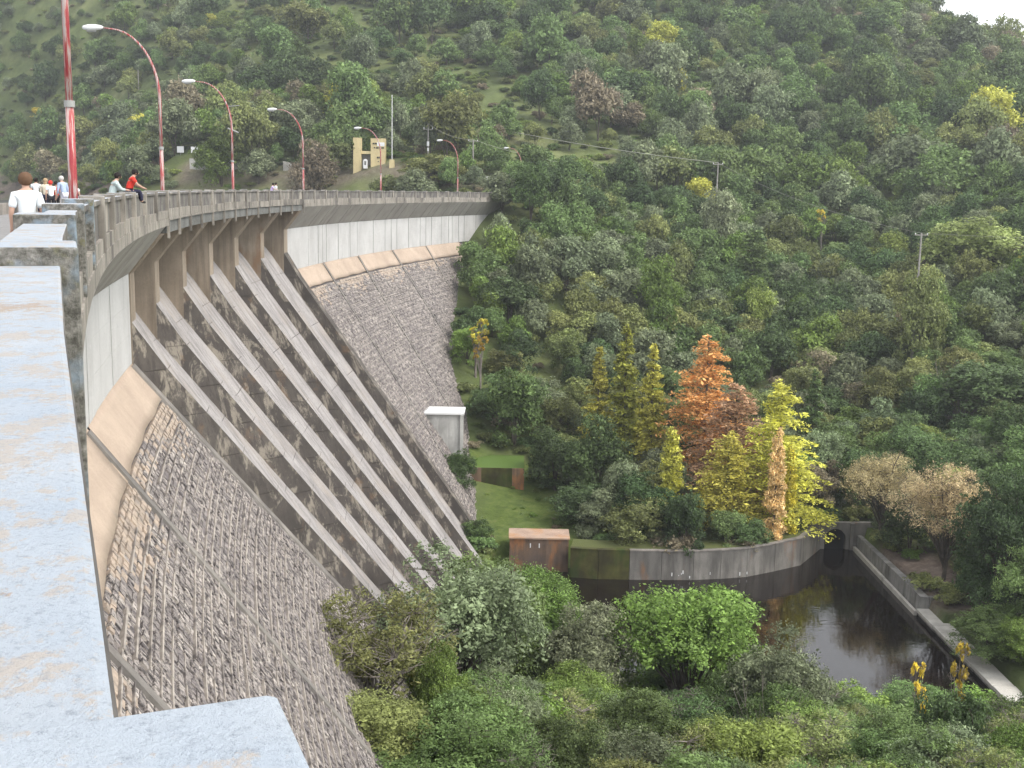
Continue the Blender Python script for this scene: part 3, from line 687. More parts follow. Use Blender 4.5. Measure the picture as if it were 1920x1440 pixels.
for k in range(9):
    x = rr_.choice([rr_.uniform(16.6, 18.0), rr_.uniform(18.6, 21), rr_.uniform(13, 24)])
    y = 110.2 if x < 18.4 else 110.25 + (x - 18.4) * 0.18 + (0.1 * (x - 21.2) if x > 21.2 else 0)
    w, h, z = rr_.uniform(0.05, 0.12), rr_.uniform(0.1, 0.4), rr_.uniform(-37.9, -37.3)
    b = MB(); b.box(x, x + w, y - 0.10, y - 0.06, z, z + h); b.build('paint_drip', M['white'], t)
# culvert headwall with an arched opening
t = empty('culvert_headwall', (36, 121.6, -38), 'grey concrete headwall with a round culvert mouth at the end of the pool', 'wall'); WORLD_THINGS.append(t)
b = MB(); cxm, czm, rr = 35.55, -36.85, 1.15; x0, x1, zt, zb = 33.9, 38.2, -35.0, -40.3; yf, yb = 121.3, 121.9
seg = [(cxm + rr * math.cos(a), czm + rr * math.sin(a)) for a in [math.pi - math.pi * k / 12 for k in range(13)]]
seg = [(cxm - rr, zb)] + seg + [(cxm + rr, zb)]
outer = [(x0, zb)] + [(x0, czm)] + [(x0 + (x1 - x0) * k / 10, zt) for k in range(11)] + [(x1, czm)] + [(x1, zb)]
for y in (yf,):
    for k in range(len(seg) - 1): b.poly([(outer[k][0], y, outer[k][1]), (outer[k + 1][0], y, outer[k + 1][1]), (seg[k + 1][0], y, seg[k + 1][1]), (seg[k][0], y, seg[k][1])])
for k in range(len(seg) - 1): b.poly([(seg[k][0], yf, seg[k][1]), (seg[k + 1][0], yf, seg[k + 1][1]), (seg[k + 1][0], yf + 0.8, seg[k + 1][1]), (seg[k][0], yf + 0.8, seg[k][1])])
b.poly([(x0, yf, zt), (x1, yf, zt), (x1, yb, zt), (x0, yb, zt)]); pass
b.build('wall', M['poolwall'], t)
b = MB(); b.box(cxm - 1.4, cxm + 1.4, yf + 0.75, yf + 0.95, -40, -35.4); b.build('painted_dark_plate', M['dark'], t)  # near-black plate, its colour standing in for the unlit depth of the culvert
b = MB(); b.box(37.1, 37.55, 121.0, 121.28, -39, -35.0); b.build('buttress', M['poolwall'], t)
b = MB(); b.box(38.2, 46.5, 121.35, 122.0, -38.5, -35.0); b.build('wing_wall', M['poolwall'], t)
# right-hand channel wall and walkway
t = empty('channel_wall', (38.2, 100, -38), 'long straight channel wall and pale walkway along the right of the pool', 'wall'); WORLD_THINGS.append(t)
b = MB(); b.hexa([(37.75, 101.5, -40.3), (38.9, 101.5, -40.3), (38.5, 121.0, -40.3), (37.7, 121.0, -40.3), (37.95, 101.5, -36.2), (38.75, 101.5, -36.2), (38.35, 121.0, -36.3), (37.85, 121.0, -36.3)]); b.build('upper_wall', M['grey'], t)
b = MB(); b.box(37.45, 37.74, 101.5, 121, -40.3, -37.55); b.build('ledge', M['walk'], t)
for i in range(12):
    y1 = 101.45 - i * 4.2; y0 = y1 - 4.17; dx = 0.012 * (101.5 - (y0 + y1) / 2)
    b = MB(); b.box(37.6 + dx, 39.35 + dx, y0, y1, -37.62, -37.3); b.build('walk_slab', M['walk'], t, bevel=0.03)
    b = MB(); b.box(37.85 + dx, 39.2 + dx, y0 - 0.015, y1 + 0.015, -40.3, -37.63); b.build('footing', M['grey'], t)
b = MB(); b.hexa([(38.8, 101.4, -38.5), (40.6, 101.9, -38.5), (40.6, 102.3, -38.5), (38.8, 101.8, -38.5), (38.8, 101.4, -36.2), (40.6, 101.9, -36.25), (40.6, 102.3, -36.25), (38.8, 101.8, -36.2)]); b.build('return_wall', M['grey'], t)
b = MB(); b.hexa([(40.3, 102.0, -38.5), (40.6, 102.2, -38.5), (42.5, 92.0, -38.5), (42.1, 92.0, -38.5), (40.3, 102.0, -36.25), (40.6, 102.2, -36.25), (42.5, 92.0, -36.9), (42.1, 92.0, -36.9)]); b.build('return_wall', M['grey'], t)
r2 = random.Random(9); BOULD = []
for k in range(18):
    y = r2.uniform(80, 99); x = 43.0 + (99 - y) * 0.18 + r2.gauss(0, 0.9); z = Tz(x, y); a = r2.uniform(0.16, 0.5)
    b = MB(); P = []
    for zz in (-0.3, 0.8):
        for w in range(4): an = w * math.pi / 2 + r2.uniform(-0.4, 0.4) + k; rr3 = a * r2.uniform(0.6, 1.1) * (1 if zz < 0 else 0.7); P.append((x + rr3 * math.cos(an), y + rr3 * math.sin(an), z + zz * a + r2.uniform(-0.05, 0.05)))
    b.hexa(P); BOULD.append((y, x, a, b.build('boulder', M['joint'])))

NTH = ['nearest', 'second nearest', 'third nearest', 'fourth nearest', 'fifth nearest', 'sixth nearest', 'seventh nearest', 'eighth nearest', 'ninth nearest', 'tenth nearest', 'eleventh nearest', 'twelfth nearest', 'thirteenth nearest', 'fourteenth nearest', 'fifteenth nearest', 'sixteenth nearest', 'second farthest', 'farthest']
for k, (y, x, a, o_) in enumerate(sorted(BOULD, key=lambda q: q[0])): tag(o_, ('larger' if a > 0.33 else 'smaller') + ' grey boulder in the rubble right of the walkway, ' + NTH[k] + ' of all', 'boulder', 'boulders in the rubble strip')

# ------------------------------------------------------------------ street lamps on the crest
LAMP_S = [29.43, 62.52, 91.49, 121.25, 154.67, 188.88, 218.22]
LAMP_L = ['tall flaking red lamp post nearest to the blue parapet, its arm above the picture',
          'red and white street lamp second nearest along the dam crest',
          'third street lamp along the crest, with small bracket on its red post',
          'fourth street lamp along the crest, where the spillway ends',
          'pale street lamp on the crest in front of the tan gate building',
          'street lamp on the crest left of the small white square sign',
          'farthest street lamp, rising behind the tree at the end of the dam']
for i, s in enumerate(LAMP_S):
    base = C(s, -0.72, -1.37); t = empty('street_lamp', base, LAMP_L[i], 'street lamp', 'street lamps along the crest')
    a = th(s); inw = Vector((-math.cos(a), math.sin(a), 0)); B = Vector(base)
    t.location = base; inv = -B
    L = lambda p: tuple(Vector(p) + inv)
    b = MB(); b.tube([L(B + Vector((0, 0, z))) for z in (0, 3.2)], [0.105, 0.095], 12); b.build('lower_pole', M['red'], t, smooth=True)
    pts = [B + Vector((0, 0, 3.15)), B + Vector((0, 0, 5.6))]
    for k in range(1, 11):
        w = math.pi / 2 * k / 10; pts.append(B + Vector((0, 0, 5.6)) + inw * (2.3 * (1 - math.cos(w))) + Vector((0, 0, 3.35 * math.sin(w))))
    pts.append(pts[-1] + inw * 0.35 + Vector((0, 0, 0.03)))
    n = len(pts); b = MB(); b.tube([L(p) for p in pts], [0.082 - 0.05 * k / (n - 1) for k in range(n)], 10); b.build('arm', M['red'], t, smooth=True)
    b = MB(); b.tube([L(B + Vector((0, 0, z))) for z in (3.1, 3.25)], 0.125, 12); b.build('collar', M['metal'], t)
    b = MB(); b.tube([L(B + Vector((0, 0, z))) for z in (0, 0.06)], 0.2, 12); b.build('base_plate', M['metal'], t)
    E0 = pts[-1]; hd = [E0 + inw * (0.95 * q) + Vector((0, 0, 0.02 - 0.05 * q)) for q in (-0.05, 0.1, 0.35, 0.7, 0.95, 1.0)]
    b = MB(); b.tube([L(p) for p in hd], [0.05, 0.11, 0.15, 0.15, 0.10, 0.03], 10); lh = b.build('luminaire', M['white'], t, smooth=True)
    b = MB(); b.tube([L(E0 + inw * 0.3 + Vector((0, 0, -0.13))), L(E0 + inw * 0.75 + Vector((0, 0, -0.15)))], [0.09, 0.09], 8); b.build('lens', M['metal'], lh)
    if i == 2:
        q = B + Vector((0, 0, 7.2)) + inw * 0.3; b = MB(); b.tube([L(q), L(q - inw * 0.9 + Vector((0, 0, 0.1)))], 0.03, 6); b.tube([L(q + Vector((0, 0, -1.6))), L(q - inw * 0.8 + Vector((0, 0, -1.9)))], 0.06, 6); b.build('bracket', M['metal'], t)

# ------------------------------------------------------------------ roadside things on the far bank
t = empty('gate_building', (-30, 240.5, Tz(-30, 240.5)), 'tan gateway with two tall blocks joined by a lintel, beyond the dam', 'gate')
L0 = Vector(t.location)
def rel(b, o=None): b.v = [tuple(Vector(p) - L0) for p in b.v]; return b
def fx(px): return -33.32 + (px - 662) * 0.1088
def fz(py): return 10.05 - (py - 258) * 0.1069
b = MB(); b.box(fx(662), fx(677), 240, 241.6, 2.5, fz(258)); rel(b).build('pillar', M['tan'], t)
b = MB(); b.box(fx(695), fx(722), 240, 242.2, 2.5, fz(258.5)); rel(b).build('block', M['tan'], t)
b = MB(); b.box(fx(676.9), fx(695.1), 240.3, 241.2, fz(288), fz(282.5)); rel(b).build('lintel', M['tan'], t)
b = MB(); b.box(fx(707), fx(721), 239.95, 240.0, fz(273), fz(266)); rel(b).build('sign_board', M['white'], t)
for x0, x1, y0, y1 in ((699, 702, 267, 269.6), (702.6, 706.6, 267, 269.6), (701, 703, 275, 277.4), (705, 709.5, 275, 277.4), (710.5, 715, 275, 277.4), (715.6, 720, 275, 277.4), (707, 709.2, 292.8, 296), (709.8, 712, 292.8, 296), (708, 711, 301.5, 302.6)):
    b = MB(); b.box(fx(x0), fx(x1), 239.93, 240.0, fz(y1), fz(y0)); rel(b).build('lettering', M['black'], t)
b = MB(); b.box(fx(676.9), fx(695.1), 241.6, 241.9, 3, fz(289)); rel(b).build('back_wall', M['grey'], t)
t = empty('shrine', (fx(685.5), 239.6, 3.9), 'small white arched shrine between the blocks of the tan gateway', 'shrine')
b = MB(); pr = [(-0.42, 0), (-0.42, 1.5)] + [(-0.42 * math.cos(w), 1.5 + 0.42 * math.sin(w)) for w in np.linspace(0.3, math.pi - 0.3, 7)] + [(0.42, 1.5), (0.42, 0)]
b.poly([(x, -0.25, z) for x, z in pr]); b.poly([(x, 0.25, z) for x, z in reversed(pr)])
for k in range(len(pr)): j = (k + 1) % len(pr); b.poly([(pr[k][0], -0.25, pr[k][1]), (pr[k][0], 0.25, pr[k][1]), (pr[j][0], 0.25, pr[j][1]), (pr[j][0], -0.25, pr[j][1])])
b.build('niche', M['white'], t)
b = MB(); b.box(-0.2, 0.2, -0.28, -0.252, 0.7, 1.5); b.build('recess', M['grey'], t)
t = empty('flag_mast', (-25.16, 238, 3.6), 'thin tall white mast on a tan tapered plinth beside the gateway', 'mast')
b = MB(); b.hexa([(-0.62, -0.6, -0.5), (0.62, -0.6, -0.5), (0.62, 0.6, -0.5), (-0.62, 0.6, -0.5), (-0.45, -0.45, 2.15), (0.45, -0.45, 2.15), (0.45, 0.45, 2.15), (-0.45, 0.45, 2.15)]); b.build('plinth', M['tan'], t)
b = MB(); b.tube([(0, 0, 2.1), (0, 0, 14.9)], [0.09, 0.06], 8); b.build('pole', M['white'], t)
for lab, x, y, z, w, h in (('left one of two white signboards on the far bank', -74.9, 262, 7.7, 1.5, 1.4), ('right, wider one of two white signboards on the far bank', -71.1, 260, 7.6, 1.8, 1.35), ('small white square sign near the end of the dam', -5.7, 222, 1.98, 1.1, 1.1)):
    g0 = Tz(x, y); t = empty('signboard', (x, y, g0), lab, 'sign')
    b = MB(); b.box(-w / 2, w / 2, -0.04, 0.04, z - h / 2 - g0, z + h / 2 - g0); b.build('board', M['white'], t)
    b = MB(); b.tube([(0, 0.08, -0.3), (0, 0.08, z - g0)], 0.05, 6); b.build('post', M['metal'], t)
for lab, A, B_, h in (('longer low pale roadside wall under the signboards', (-71, 255, 5.62), (-55.4, 250, 4.87), 0.8), ('shorter low pale roadside wall left of the gateway', (-49.3, 248, 5.26), (-44.5, 246, 4.25), 0.7)):
    A, B_ = Vector(A), Vector(B_); n = 4
    t = empty('roadside_wall', (A + B_) / 2, lab, 'wall'); c0 = (A + B_) / 2
    for k in range(n):
        p, q = A.lerp(B_, k / n) - c0, A.lerp(B_, (k + 0.99) / n) - c0; w = Vector((0.1, 0.4, 0))
        b = MB(); d = Vector((0, 0, -h - 1.5)); b.hexa([p + d, q + d, q + d + w, p + d + w, p, q, q + w, p + w]); b.build('wall_segment', M['walk'], t)
POLES = [('utility pole with insulators and white transformer behind the gateway', -17.7, 236, 12.9, True), ('thin utility pole on the bank behind the last street lamps', -8.3, 226, 9.5, False), ('pale utility pole in the middle of the opposite slope', 37, 215, 5.7, False),
         ('pale utility pole with crossarm on the right of the slope', 57.7, 165, -4.9, False), ('distant pole high on the left hillside', -121.5, 380, 36.0, False), ('distant pole on the hillside above the fourth street lamp', -79.8, 370, 41.5, False)]
tops = []
for k, (lab, x, y, zt, tr) in enumerate(POLES):
    g0 = Tz(x, y); t = empty('utility_pole', (x, y, g0 - 0.3), lab, 'utility pole', 'utility poles'); H_ = zt - g0 + 0.3
    b = MB(); b.tube([(0, 0, 0), (0, 0, H_)], [0.17, 0.11] if k != 3 else [0.2, 0.13], 8); b.build('pole', M['polewood'], t)
    if k in (0, 1, 2, 3):
        b = MB(); b.box(-0.95, 0.95, -0.06, 0.06, H_ - (1.2 if tr else 0.35), H_ - (1.05 if tr else 0.2)); b.build('crossarm', M['polewood'], t)
        for q in (-0.85, 0, 0.85):
            b = MB(); b.tube([(q, 0, H_ - (1.05 if tr else 0.2)), (q, 0, H_ - (0.7 if tr else 0.0))], 0.07, 6); b.build('insulator', M['white'], t)
    if tr:
        b = MB(); b.tube([(0, -0.3, H_ - 4.4), (0, -0.3, H_ - 3.5)], 0.24, 8); b.build('transformer', M['white'], t)
        b = MB(); b.tube([(0, -0.25, H_ - 5.4), (0, -0.25, H_ - 4.8)], 0.17, 8); b.build('fuse_box', M['white'], t)
    tops.append(Vector((x, y, zt)))
def wire(A, B_, sag, lab, r=0.045):
    b = MB(); pts = [A.lerp(B_, k / 16) - Vector((0, 0, 4 * sag * (k / 16) * (1 - k / 16))) for k in range(17)]
    b.tube(pts, r, 5); o = b.build('overhead_wire', M['wire']); tag(o, lab, 'wire', 'overhead wires')
wire(Vector((-47, 300, 25.5)), tops[2], 2.2, 'long overhead wire sweeping from the upper left down to the mid-slope pole', 0.055)
wire(tops[2], tops[3], 1.5, 'overhead wire from the mid-slope pole down to the crossarm pole', 0.018)
wire(tops[3], Vector((95, 150, -4.0)), 0.6, 'overhead wire running right from the crossarm pole out of the picture', 0.014)
wire(tops[0], tops[1], 0.8, 'overhead wire between the transformer pole and the thin pole', 0.03)
wire(tops[1], Vector((9, 212, 5.0)), 0.4, 'overhead wire from the thin pole down to the tree at the dam end', 0.03)

# ------------------------------------------------------------------ people on the crest
def skin_obj(name, pts, edges, rad, mat, parent, root=0):
    me = bpy.data.meshes.new(name); me.from_pydata(pts, edges, []); me.materials.append(mat)
    o = link(bpy.data.objects.new(name, me), parent)
    o.modifiers.new('skin', 'SKIN'); o.modifiers['skin'].use_smooth_shade = True
    for i, r in enumerate(rad):
        d = me.skin_vertices[0].data[i]; d.radius = r if isinstance(r, tuple) else (r, r); d.use_root = (i == root)
    ss = o.modifiers.new('sub', 'SUBSURF'); ss.levels = 1; ss.render_levels = 2
    return o
def ball(name, c, r, mat, parent, n=10):
    b = MB(); c = Vector(c); rx, ry, rz = r
    for i in range(n // 2):
        for j in range(n):
            P = []
            for (a, q) in ((i, j), (i, j + 1), (i + 1, j + 1), (i + 1, j)):
                la = math.pi * a / (n // 2); lo = 2 * math.pi * q / n; P.append((c.x + rx * math.sin(la) * math.cos(lo), c.y + ry * math.sin(la) * math.sin(lo), c.z + rz * math.cos(la)))
            b.poly(P)
    me = b.mesh(name, mat, True); bm = bmesh.new(); bm.from_mesh(me); bmesh.ops.remove_doubles(bm, verts=bm.verts, dist=1e-4); bm.to_mesh(me); bm.free()
    return link(bpy.data.objects.new(name, me), parent)
def person(s, o, z, face, H_, pose, shirt, legs, hair, label, lean=0.0, long_hair=False, sleeves=0.55):
    """face: heading in radians, clockwise from +Y ; local axes: x right, y forward, z up"""
    t = empty('person', C(s, o, z), label, 'person', 'people on the crest'); t.rotation_euler = (0, 0, -face); k = H_ / 1.7
    V = lambda x, y, z_: Vector((x, y, z_)) * k
    sit = pose == 'sit'
    ph = 0.12 if sit else 0.92
    def up_(y, z_): return (y + math.sin(lean) * (z_), ph + math.cos(lean) * z_)
    pel = V(0, 0, ph); wa = V(0, *up_(0, 0.18)); chst = V(0, *up_(0.01, 0.38)); nb = V(0, *up_(0.0, 0.53)); nk = V(0, *up_(0.02, 0.60))
    h1 = V(0, *up_(0.045, 0.66)); h2 = V(0, *up_(0.045, 0.73)); h3 = V(0, *up_(0.03, 0.79))
    P = [pel, wa, chst, nb, nk, h1, h2, h3]; E_ = [(0, 1), (1, 2), (2, 3), (3, 4), (4, 5), (5, 6), (6, 7)]
    R_ = [0.13, 0.12, 0.14, 0.085, 0.052, 0.07, 0.092, 0.06]
    arms = []; legj = []
    for sx in (-1, 1):
        sh = V(sx * 0.18, *up_(0, 0.48))
        if pose in ('lean', 'sit'): el = sh + V(sx * 0.05, 0.16, -0.22); wr = el + V(-sx * 0.06, 0.22, -0.02 if pose == 'lean' else -0.12); ha = wr + V(-sx * 0.02, 0.08, -0.02)
        else: el = sh + V(sx * 0.07, -0.02, -0.28); wr = el + V(-sx * 0.01, 0.10, -0.23); ha = wr + V(0, 0.03, -0.08)
        i = len(P); P += [sh, el, wr, ha]; E_ += [(3, i), (i, i + 1), (i + 1, i + 2), (i + 2, i + 3)]; R_ += [0.062, 0.045, 0.032, 0.034]; arms.append((sh, el, wr, ha))
        hp = V(sx * 0.09, 0.0, ph - 0.03)
        if sit: kn = hp + V(sx * 0.04, 0.42, 0.03); an = kn + V(0, 0.06, -0.40); to = an + V(0, 0.14, -0.03)
        else: kn = hp + V(sx * 0.01, 0.02, -0.42); an = kn + V(0, -0.03, -0.40); to = an + V(0, 0.15, -0.045)
        j = len(P); P += [hp, kn, an, to]; E_ += [(0, j), (j, j + 1), (j + 1, j + 2), (j + 2, j + 3)]; R_ += [0.085, 0.058, 0.042, 0.036]; legj.append((hp, kn, an, to))
    skin_obj('body', P, E_, [r * k for r in R_], M['skin'], t)
    P = [pel - V(0, 0, 0.05), wa, chst, nb, nb.lerp(nk, 0.55)]; E_ = [(0, 1), (1, 2), (2, 3), (3, 4)]; R_ = [0.155, 0.145, 0.165, 0.115, 0.075]
    for sh, el, wr, ha in arms:
        i = len(P); q = el.lerp(wr, (sleeves - 1) / 1.0) if sleeves > 1 else sh.lerp(el, sleeves)
        P += [sh, el, q] if sleeves > 1 else [sh, q]; E_ += [(3, i), (i, i + 1)] + ([(i + 1, i + 2)] if sleeves > 1 else []); R_ += [0.085, 0.062, 0.05] if sleeves > 1 else [0.085, 0.075]
    skin_obj('shirt', P, E_, [r * k for r in R_], shirt, t)
    P = [pel]; E_ = []; R_ = [0.145]
    for hp, kn, an, to in legj:
        i = len(P); P += [hp, kn, an]; E_ += [(0, i), (i, i + 1), (i + 1, i + 2)]; R_ += [0.10, 0.076, 0.062]
    skin_obj('trousers', P, E_, [r * k for r in R_], legs, t)
    for hp, kn, an, to in legj: skin_obj('shoe', [an, an.lerp(to, 0.6) - V(0, 0, 0.01), to], [(0, 1), (1, 2)], [0.05 * k, 0.05 * k, 0.04 * k], M['black'], t)
    for sh, el, wr, ha in arms:      # five fingers, thumb from the side of the palm
        d = (ha - wr).normalized(); sd_ = d.cross(Vector((0, 0, 1))).normalized() if abs(d.z) < 0.9 else Vector((1, 0, 0)); nn = d.cross(sd_)
        for f, ln in ((-1.5, 0.055), (-0.5, 0.072), (0.5, 0.068), (1.5, 0.05)):
            b = MB(); b_ = ha + sd_ * 0.017 * f * k; b.tube([b_, b_ + d * ln * 0.5 * k, b_ + (d * ln + nn * 0.02) * k], [0.010 * k, 0.009 * k, 0.006 * k], 5); b.build('finger', M['skin'], t)
        b_ = wr.lerp(ha, 0.5) + sd_ * 0.03 * k; b = MB(); b.tube([b_, b_ + (sd_ * 0.03 + d * 0.03) * k, b_ + (sd_ * 0.035 + d * 0.06) * k], [0.012 * k, 0.010 * k, 0.007 * k], 5); b.build('thumb', M['skin'], t)
    hc = h2 + V(0, -0.022, 0.025); ball('hair', hc, (0.118 * k, 0.128 * k, 0.122 * k), hair, t, 14)
    if long_hair: ball('long_hair', h1 + V(0, -0.06, -0.05), (0.10 * k, 0.07 * k, 0.15 * k), hair, t)
    fy = h2 + V(0, 0.085, -0.015)
    ball('nose', fy + V(0, 0.018, -0.015), (0.014 * k, 0.02 * k, 0.02 * k), M['skin'], t, 6); ball('mouth', fy + V(0, 0.0, -0.06), (0.025 * k, 0.012 * k, 0.008 * k), flat('lips', (0.35, 0.12, 0.10)), t, 6)
    for sx in (-1, 1):
        ball('eye', fy + V(sx * 0.033, 0.004, 0.012), (0.011 * k, 0.008 * k, 0.008 * k), M['black'], t, 6); ball('ear', h2 + V(sx * 0.094, 0.0, -0.02), (0.012 * k, 0.022 * k, 0.03 * k), M['skin'], t, 6)
    return t
sh_w = flat('white_cotton', (0.80, 0.84, 0.86)); sh_c = flat('cream_cotton', (0.70, 0.63, 0.50)); sh_r = flat('red_cotton', (0.62, 0.05, 0.035)); sh_b = flat('light_blue_cotton', (0.38, 0.46, 0.62)); sh_g = flat('pale_green_cotton', (0.45, 0.53, 0.52)); sh_p = flat('lilac_cotton', (0.58, 0.46, 0.70))
tr_n = flat('navy_cloth', (0.03, 0.03, 0.06)); tr_b = flat('blue_denim', (0.10, 0.14, 0.24)); tr_w = flat('pale_cloth', (0.62, 0.62, 0.70)); tr_k = flat('dark_cloth', (0.025, 0.025, 0.03))
hb = flat('brown_hair', (0.13, 0.075, 0.045)); hk = flat('black_hair', (0.018, 0.014, 0.013)); hg = flat('grey_hair', (0.55, 0.53, 0.50)); hl = flat('fair_hair', (0.38, 0.27, 0.16)); hr = flat('red_cap', (0.60, 0.05, 0.04))
person(17.85, -0.76, -1.37, th(16) - 0.15, 1.43, 'stand', sh_w, tr_b, hb, 'person in white t-shirt seen from behind, at the near parapet', 0.05, False, 0.8)
person(59.5, -6.2, -1.50, th(60), 1.62, 'stand', sh_w, tr_n, hk, 'person in white, left end of the group on the crest road')
person(59.4, -5.75, -1.50, th(60) + 0.3, 1.60, 'stand', sh_c, tr_n, hl, 'fair haired person in cream jacket in the group on the crest road', 0, True, 1.8)
person(58.6, -5.35, -1.50, th(60) - 0.4, 1.50, 'stand', sh_w, tr_k, hr, 'short person in white with red cap in the group on the crest road')
person(60.5, -5.5, -1.50, th(60) + 2.5, 1.48, 'stand', sh_r, tr_k, hk, 'person in red half hidden in the group on the crest road')
person(59.6, -4.95, -1.50, th(60) - 0.7, 1.74, 'stand', sh_b, tr_w, hg, 'tall grey haired person in light blue shirt beside the red lamp post', 0.25, False, 1.8)
person(61.3, -4.75, -1.50, th(60) + 0.2, 1.40, 'stand', sh_w, tr_w, hl, 'person in white just left of the nearest red lamp post')
person(44.1, -0.86, -1.37, th(44) + 1.25, 1.70, 'lean', sh_g, tr_b, hk, 'dark haired person in pale green leaning on the parapet', 0.3, False, 1.7)
person(44.3, -0.30, -0.37, th(44) + 1.35, 1.60, 'sit', sh_r, tr_n, hk, 'child in red shirt sitting on the parapet with legs outside', 0.35, False, 0.7)
person(108.7, -0.95, -1.37, th(103) + 1.3, 1.60, 'lean', sh_p, tr_k, hk, 'far person in lilac leaning on the parapet above the spillway', 0.2, False, 0.7)
person(110.5, -0.95, -1.37, th(103) + 1.0, 1.62, 'stand', sh_w, tr_k, hk, 'far person in white at the parapet above the spillway', 0.0, False, 0.7)

# ------------------------------------------------------------------ trees: prototypes
def leaves(rng, cen, nrm, size, asp=0.5, up=0.3):
    """rhombic leaf-sized faces: centres, preferred normals -> verts, quads"""
    n = len(cen); nv = nrm + rng.normal(0, 0.75, (n, 3)) + np.array([0, 0, up]); nv /= np.linalg.norm(nv, axis=1)[:, None] + 1e-9
    r = rng.normal(0, 1, (n, 3)); a = np.cross(nv, r); a /= np.linalg.norm(a, axis=1)[:, None] + 1e-9; b = np.cross(nv, a)
    L = (size * np.clip(rng.lognormal(0, 0.35, n), 0.45, 2.0))[:, None]
    V = np.stack([cen + a * L * 0.5, cen + b * L * asp * 0.5, cen - a * L * 0.5, cen - b * L * asp * 0.5], 1).reshape(-1, 3)
    return V, np.arange(4 * n).reshape(n, 4)
def limb_mesh(name, limbs, mat, n=6):
    b = MB()
    for pts, r0, r1 in limbs:
        k = len(pts); b.tube(pts, [r0 + (r1 - r0) * i / (k - 1) for i in range(k)], n, cap=False)
    return b.mesh(name, mat, True)
def broadleaf(seed, nleaf, leaf, R=3.4, H=8.0, nl=20, base=0.2, flat_=0.85, open_=0.0, twigs=0, asp=0.5, skirt=0, per=34, spray=0.062):
    """nominal tree R wide radius, H high: crown of leafy lobes on limbs"""
    rng = np.random.default_rng(seed); cz = H * (base + (1 - base) * 0.52); rz = H * (1 - base) * 0.5
    lob = []
    while len(lob) < nl:
        d = rng.normal(0, 1, 3); d /= np.linalg.norm(d)
        if d[2] < -0.55: continue
        k = rng.uniform(0.45, 0.82) if len(lob) > nl // 4 else rng.uniform(0.05, 0.45)
        w = rng.uniform(0.26, 0.46) * (1 - 0.25 * open_)
        c = np.array([d[0] * R * k, d[1] * R * k, cz + d[2] * rz * k * 0.95]) + rng.normal(0, 0.12, 3) * R * 0.4
        lob.append((c, R * w, rng.uniform(-0.16, 0.16)))
    for _ in range(skirt):
        az = rng.uniform(0, 6.283); k = rng.uniform(0.55, 0.85); lob.append((np.array([R * k * math.cos(az), R * k * math.sin(az), H * rng.uniform(0.10, 0.32)]), R * rng.uniform(0.2, 0.32), rng.uniform(-0.16, 0.16)))
    nl = len(lob)
    wts = np.array([l[1] ** 2 for l in lob]); wts /= wts.sum(); K = max(nl, nleaf // per); pick = rng.choice(nl, K, p=wts)
    C_ = np.array([l[0] for l in lob])[pick]; rr = np.array([l[1] for l in lob])[pick]; tn = np.array([l[2] for l in lob])[pick] + rng.normal(0, 0.10, K)
    d = rng.normal(0, 1, (K, 3)); d[:, 2] = np.where(d[:, 2] < -0.4, -d[:, 2], d[:, 2]); d /= np.linalg.norm(d, axis=1)[:, None]
    # sprays of leaves on each lobe keep the outline ragged and leave dark gaps between them
    bump = 1 + 0.16 * np.sin(d[:, 0] * 6 + pick) * np.sin(d[:, 1] * 7 + pick * 2) + 0.10 * np.sin(d[:, 2] * 11 + pick)
    rad = rr * bump * np.where(rng.random(K) < 0.8, rng.uniform(0.78, 1.08, K), rng.uniform(0.3, 1.35, K))
    cc = C_ + d * rad[:, None] * np.array([1, 1, flat_])
    q_ = rng.integers(0, K, nleaf); cs_ = spray * R * rng.uniform(0.6, 1.3, K)
    off_ = rng.normal(0, 1, (nleaf, 3)) * cs_[q_][:, None]; off_ -= d[q_] * (off_ * d[q_]).sum(1)[:, None] * 0.45
    cen = cc[q_] + off_
    V, Q = leaves(rng, cen, d[q_], leaf, asp); tone = np.clip(0.5 + tn[q_] + rng.normal(0, 0.16, nleaf), 0, 1)
    limbs = [([(0, 0, -0.6), (0.05 * R, 0, H * base), (0, 0.05 * R, cz * 0.9)], 0.035 * H * 0.6, 0.02 * H * 0.4)]
    for c, w, _ in lob[: (nl if twigs else 9)]:
        z0 = H * base * rng.uniform(0.6, 1.2); m = np.array([c[0] * 0.45, c[1] * 0.45, z0 + (c[2] - z0) * 0.6]) + rng.normal(0, 0.1, 3)
        limbs.append(([(0, 0, z0), tuple(m), tuple(c)], 0.014 * H * 0.6, 0.02))
    for _ in range(twigs):
        c, w, _t = lob[rng.integers(nl)]; d1 = rng.normal(0, 1, 3); d1[2] = abs(d1[2]) * 0.8; d1 /= np.linalg.norm(d1)
        limbs.append(([tuple(c), tuple(c + d1 * w * 0.6 + rng.normal(0, 0.08, 3)), tuple(c + d1 * w * 1.25)], 0.028, 0.008))
    return (V, Q, tone), limbs
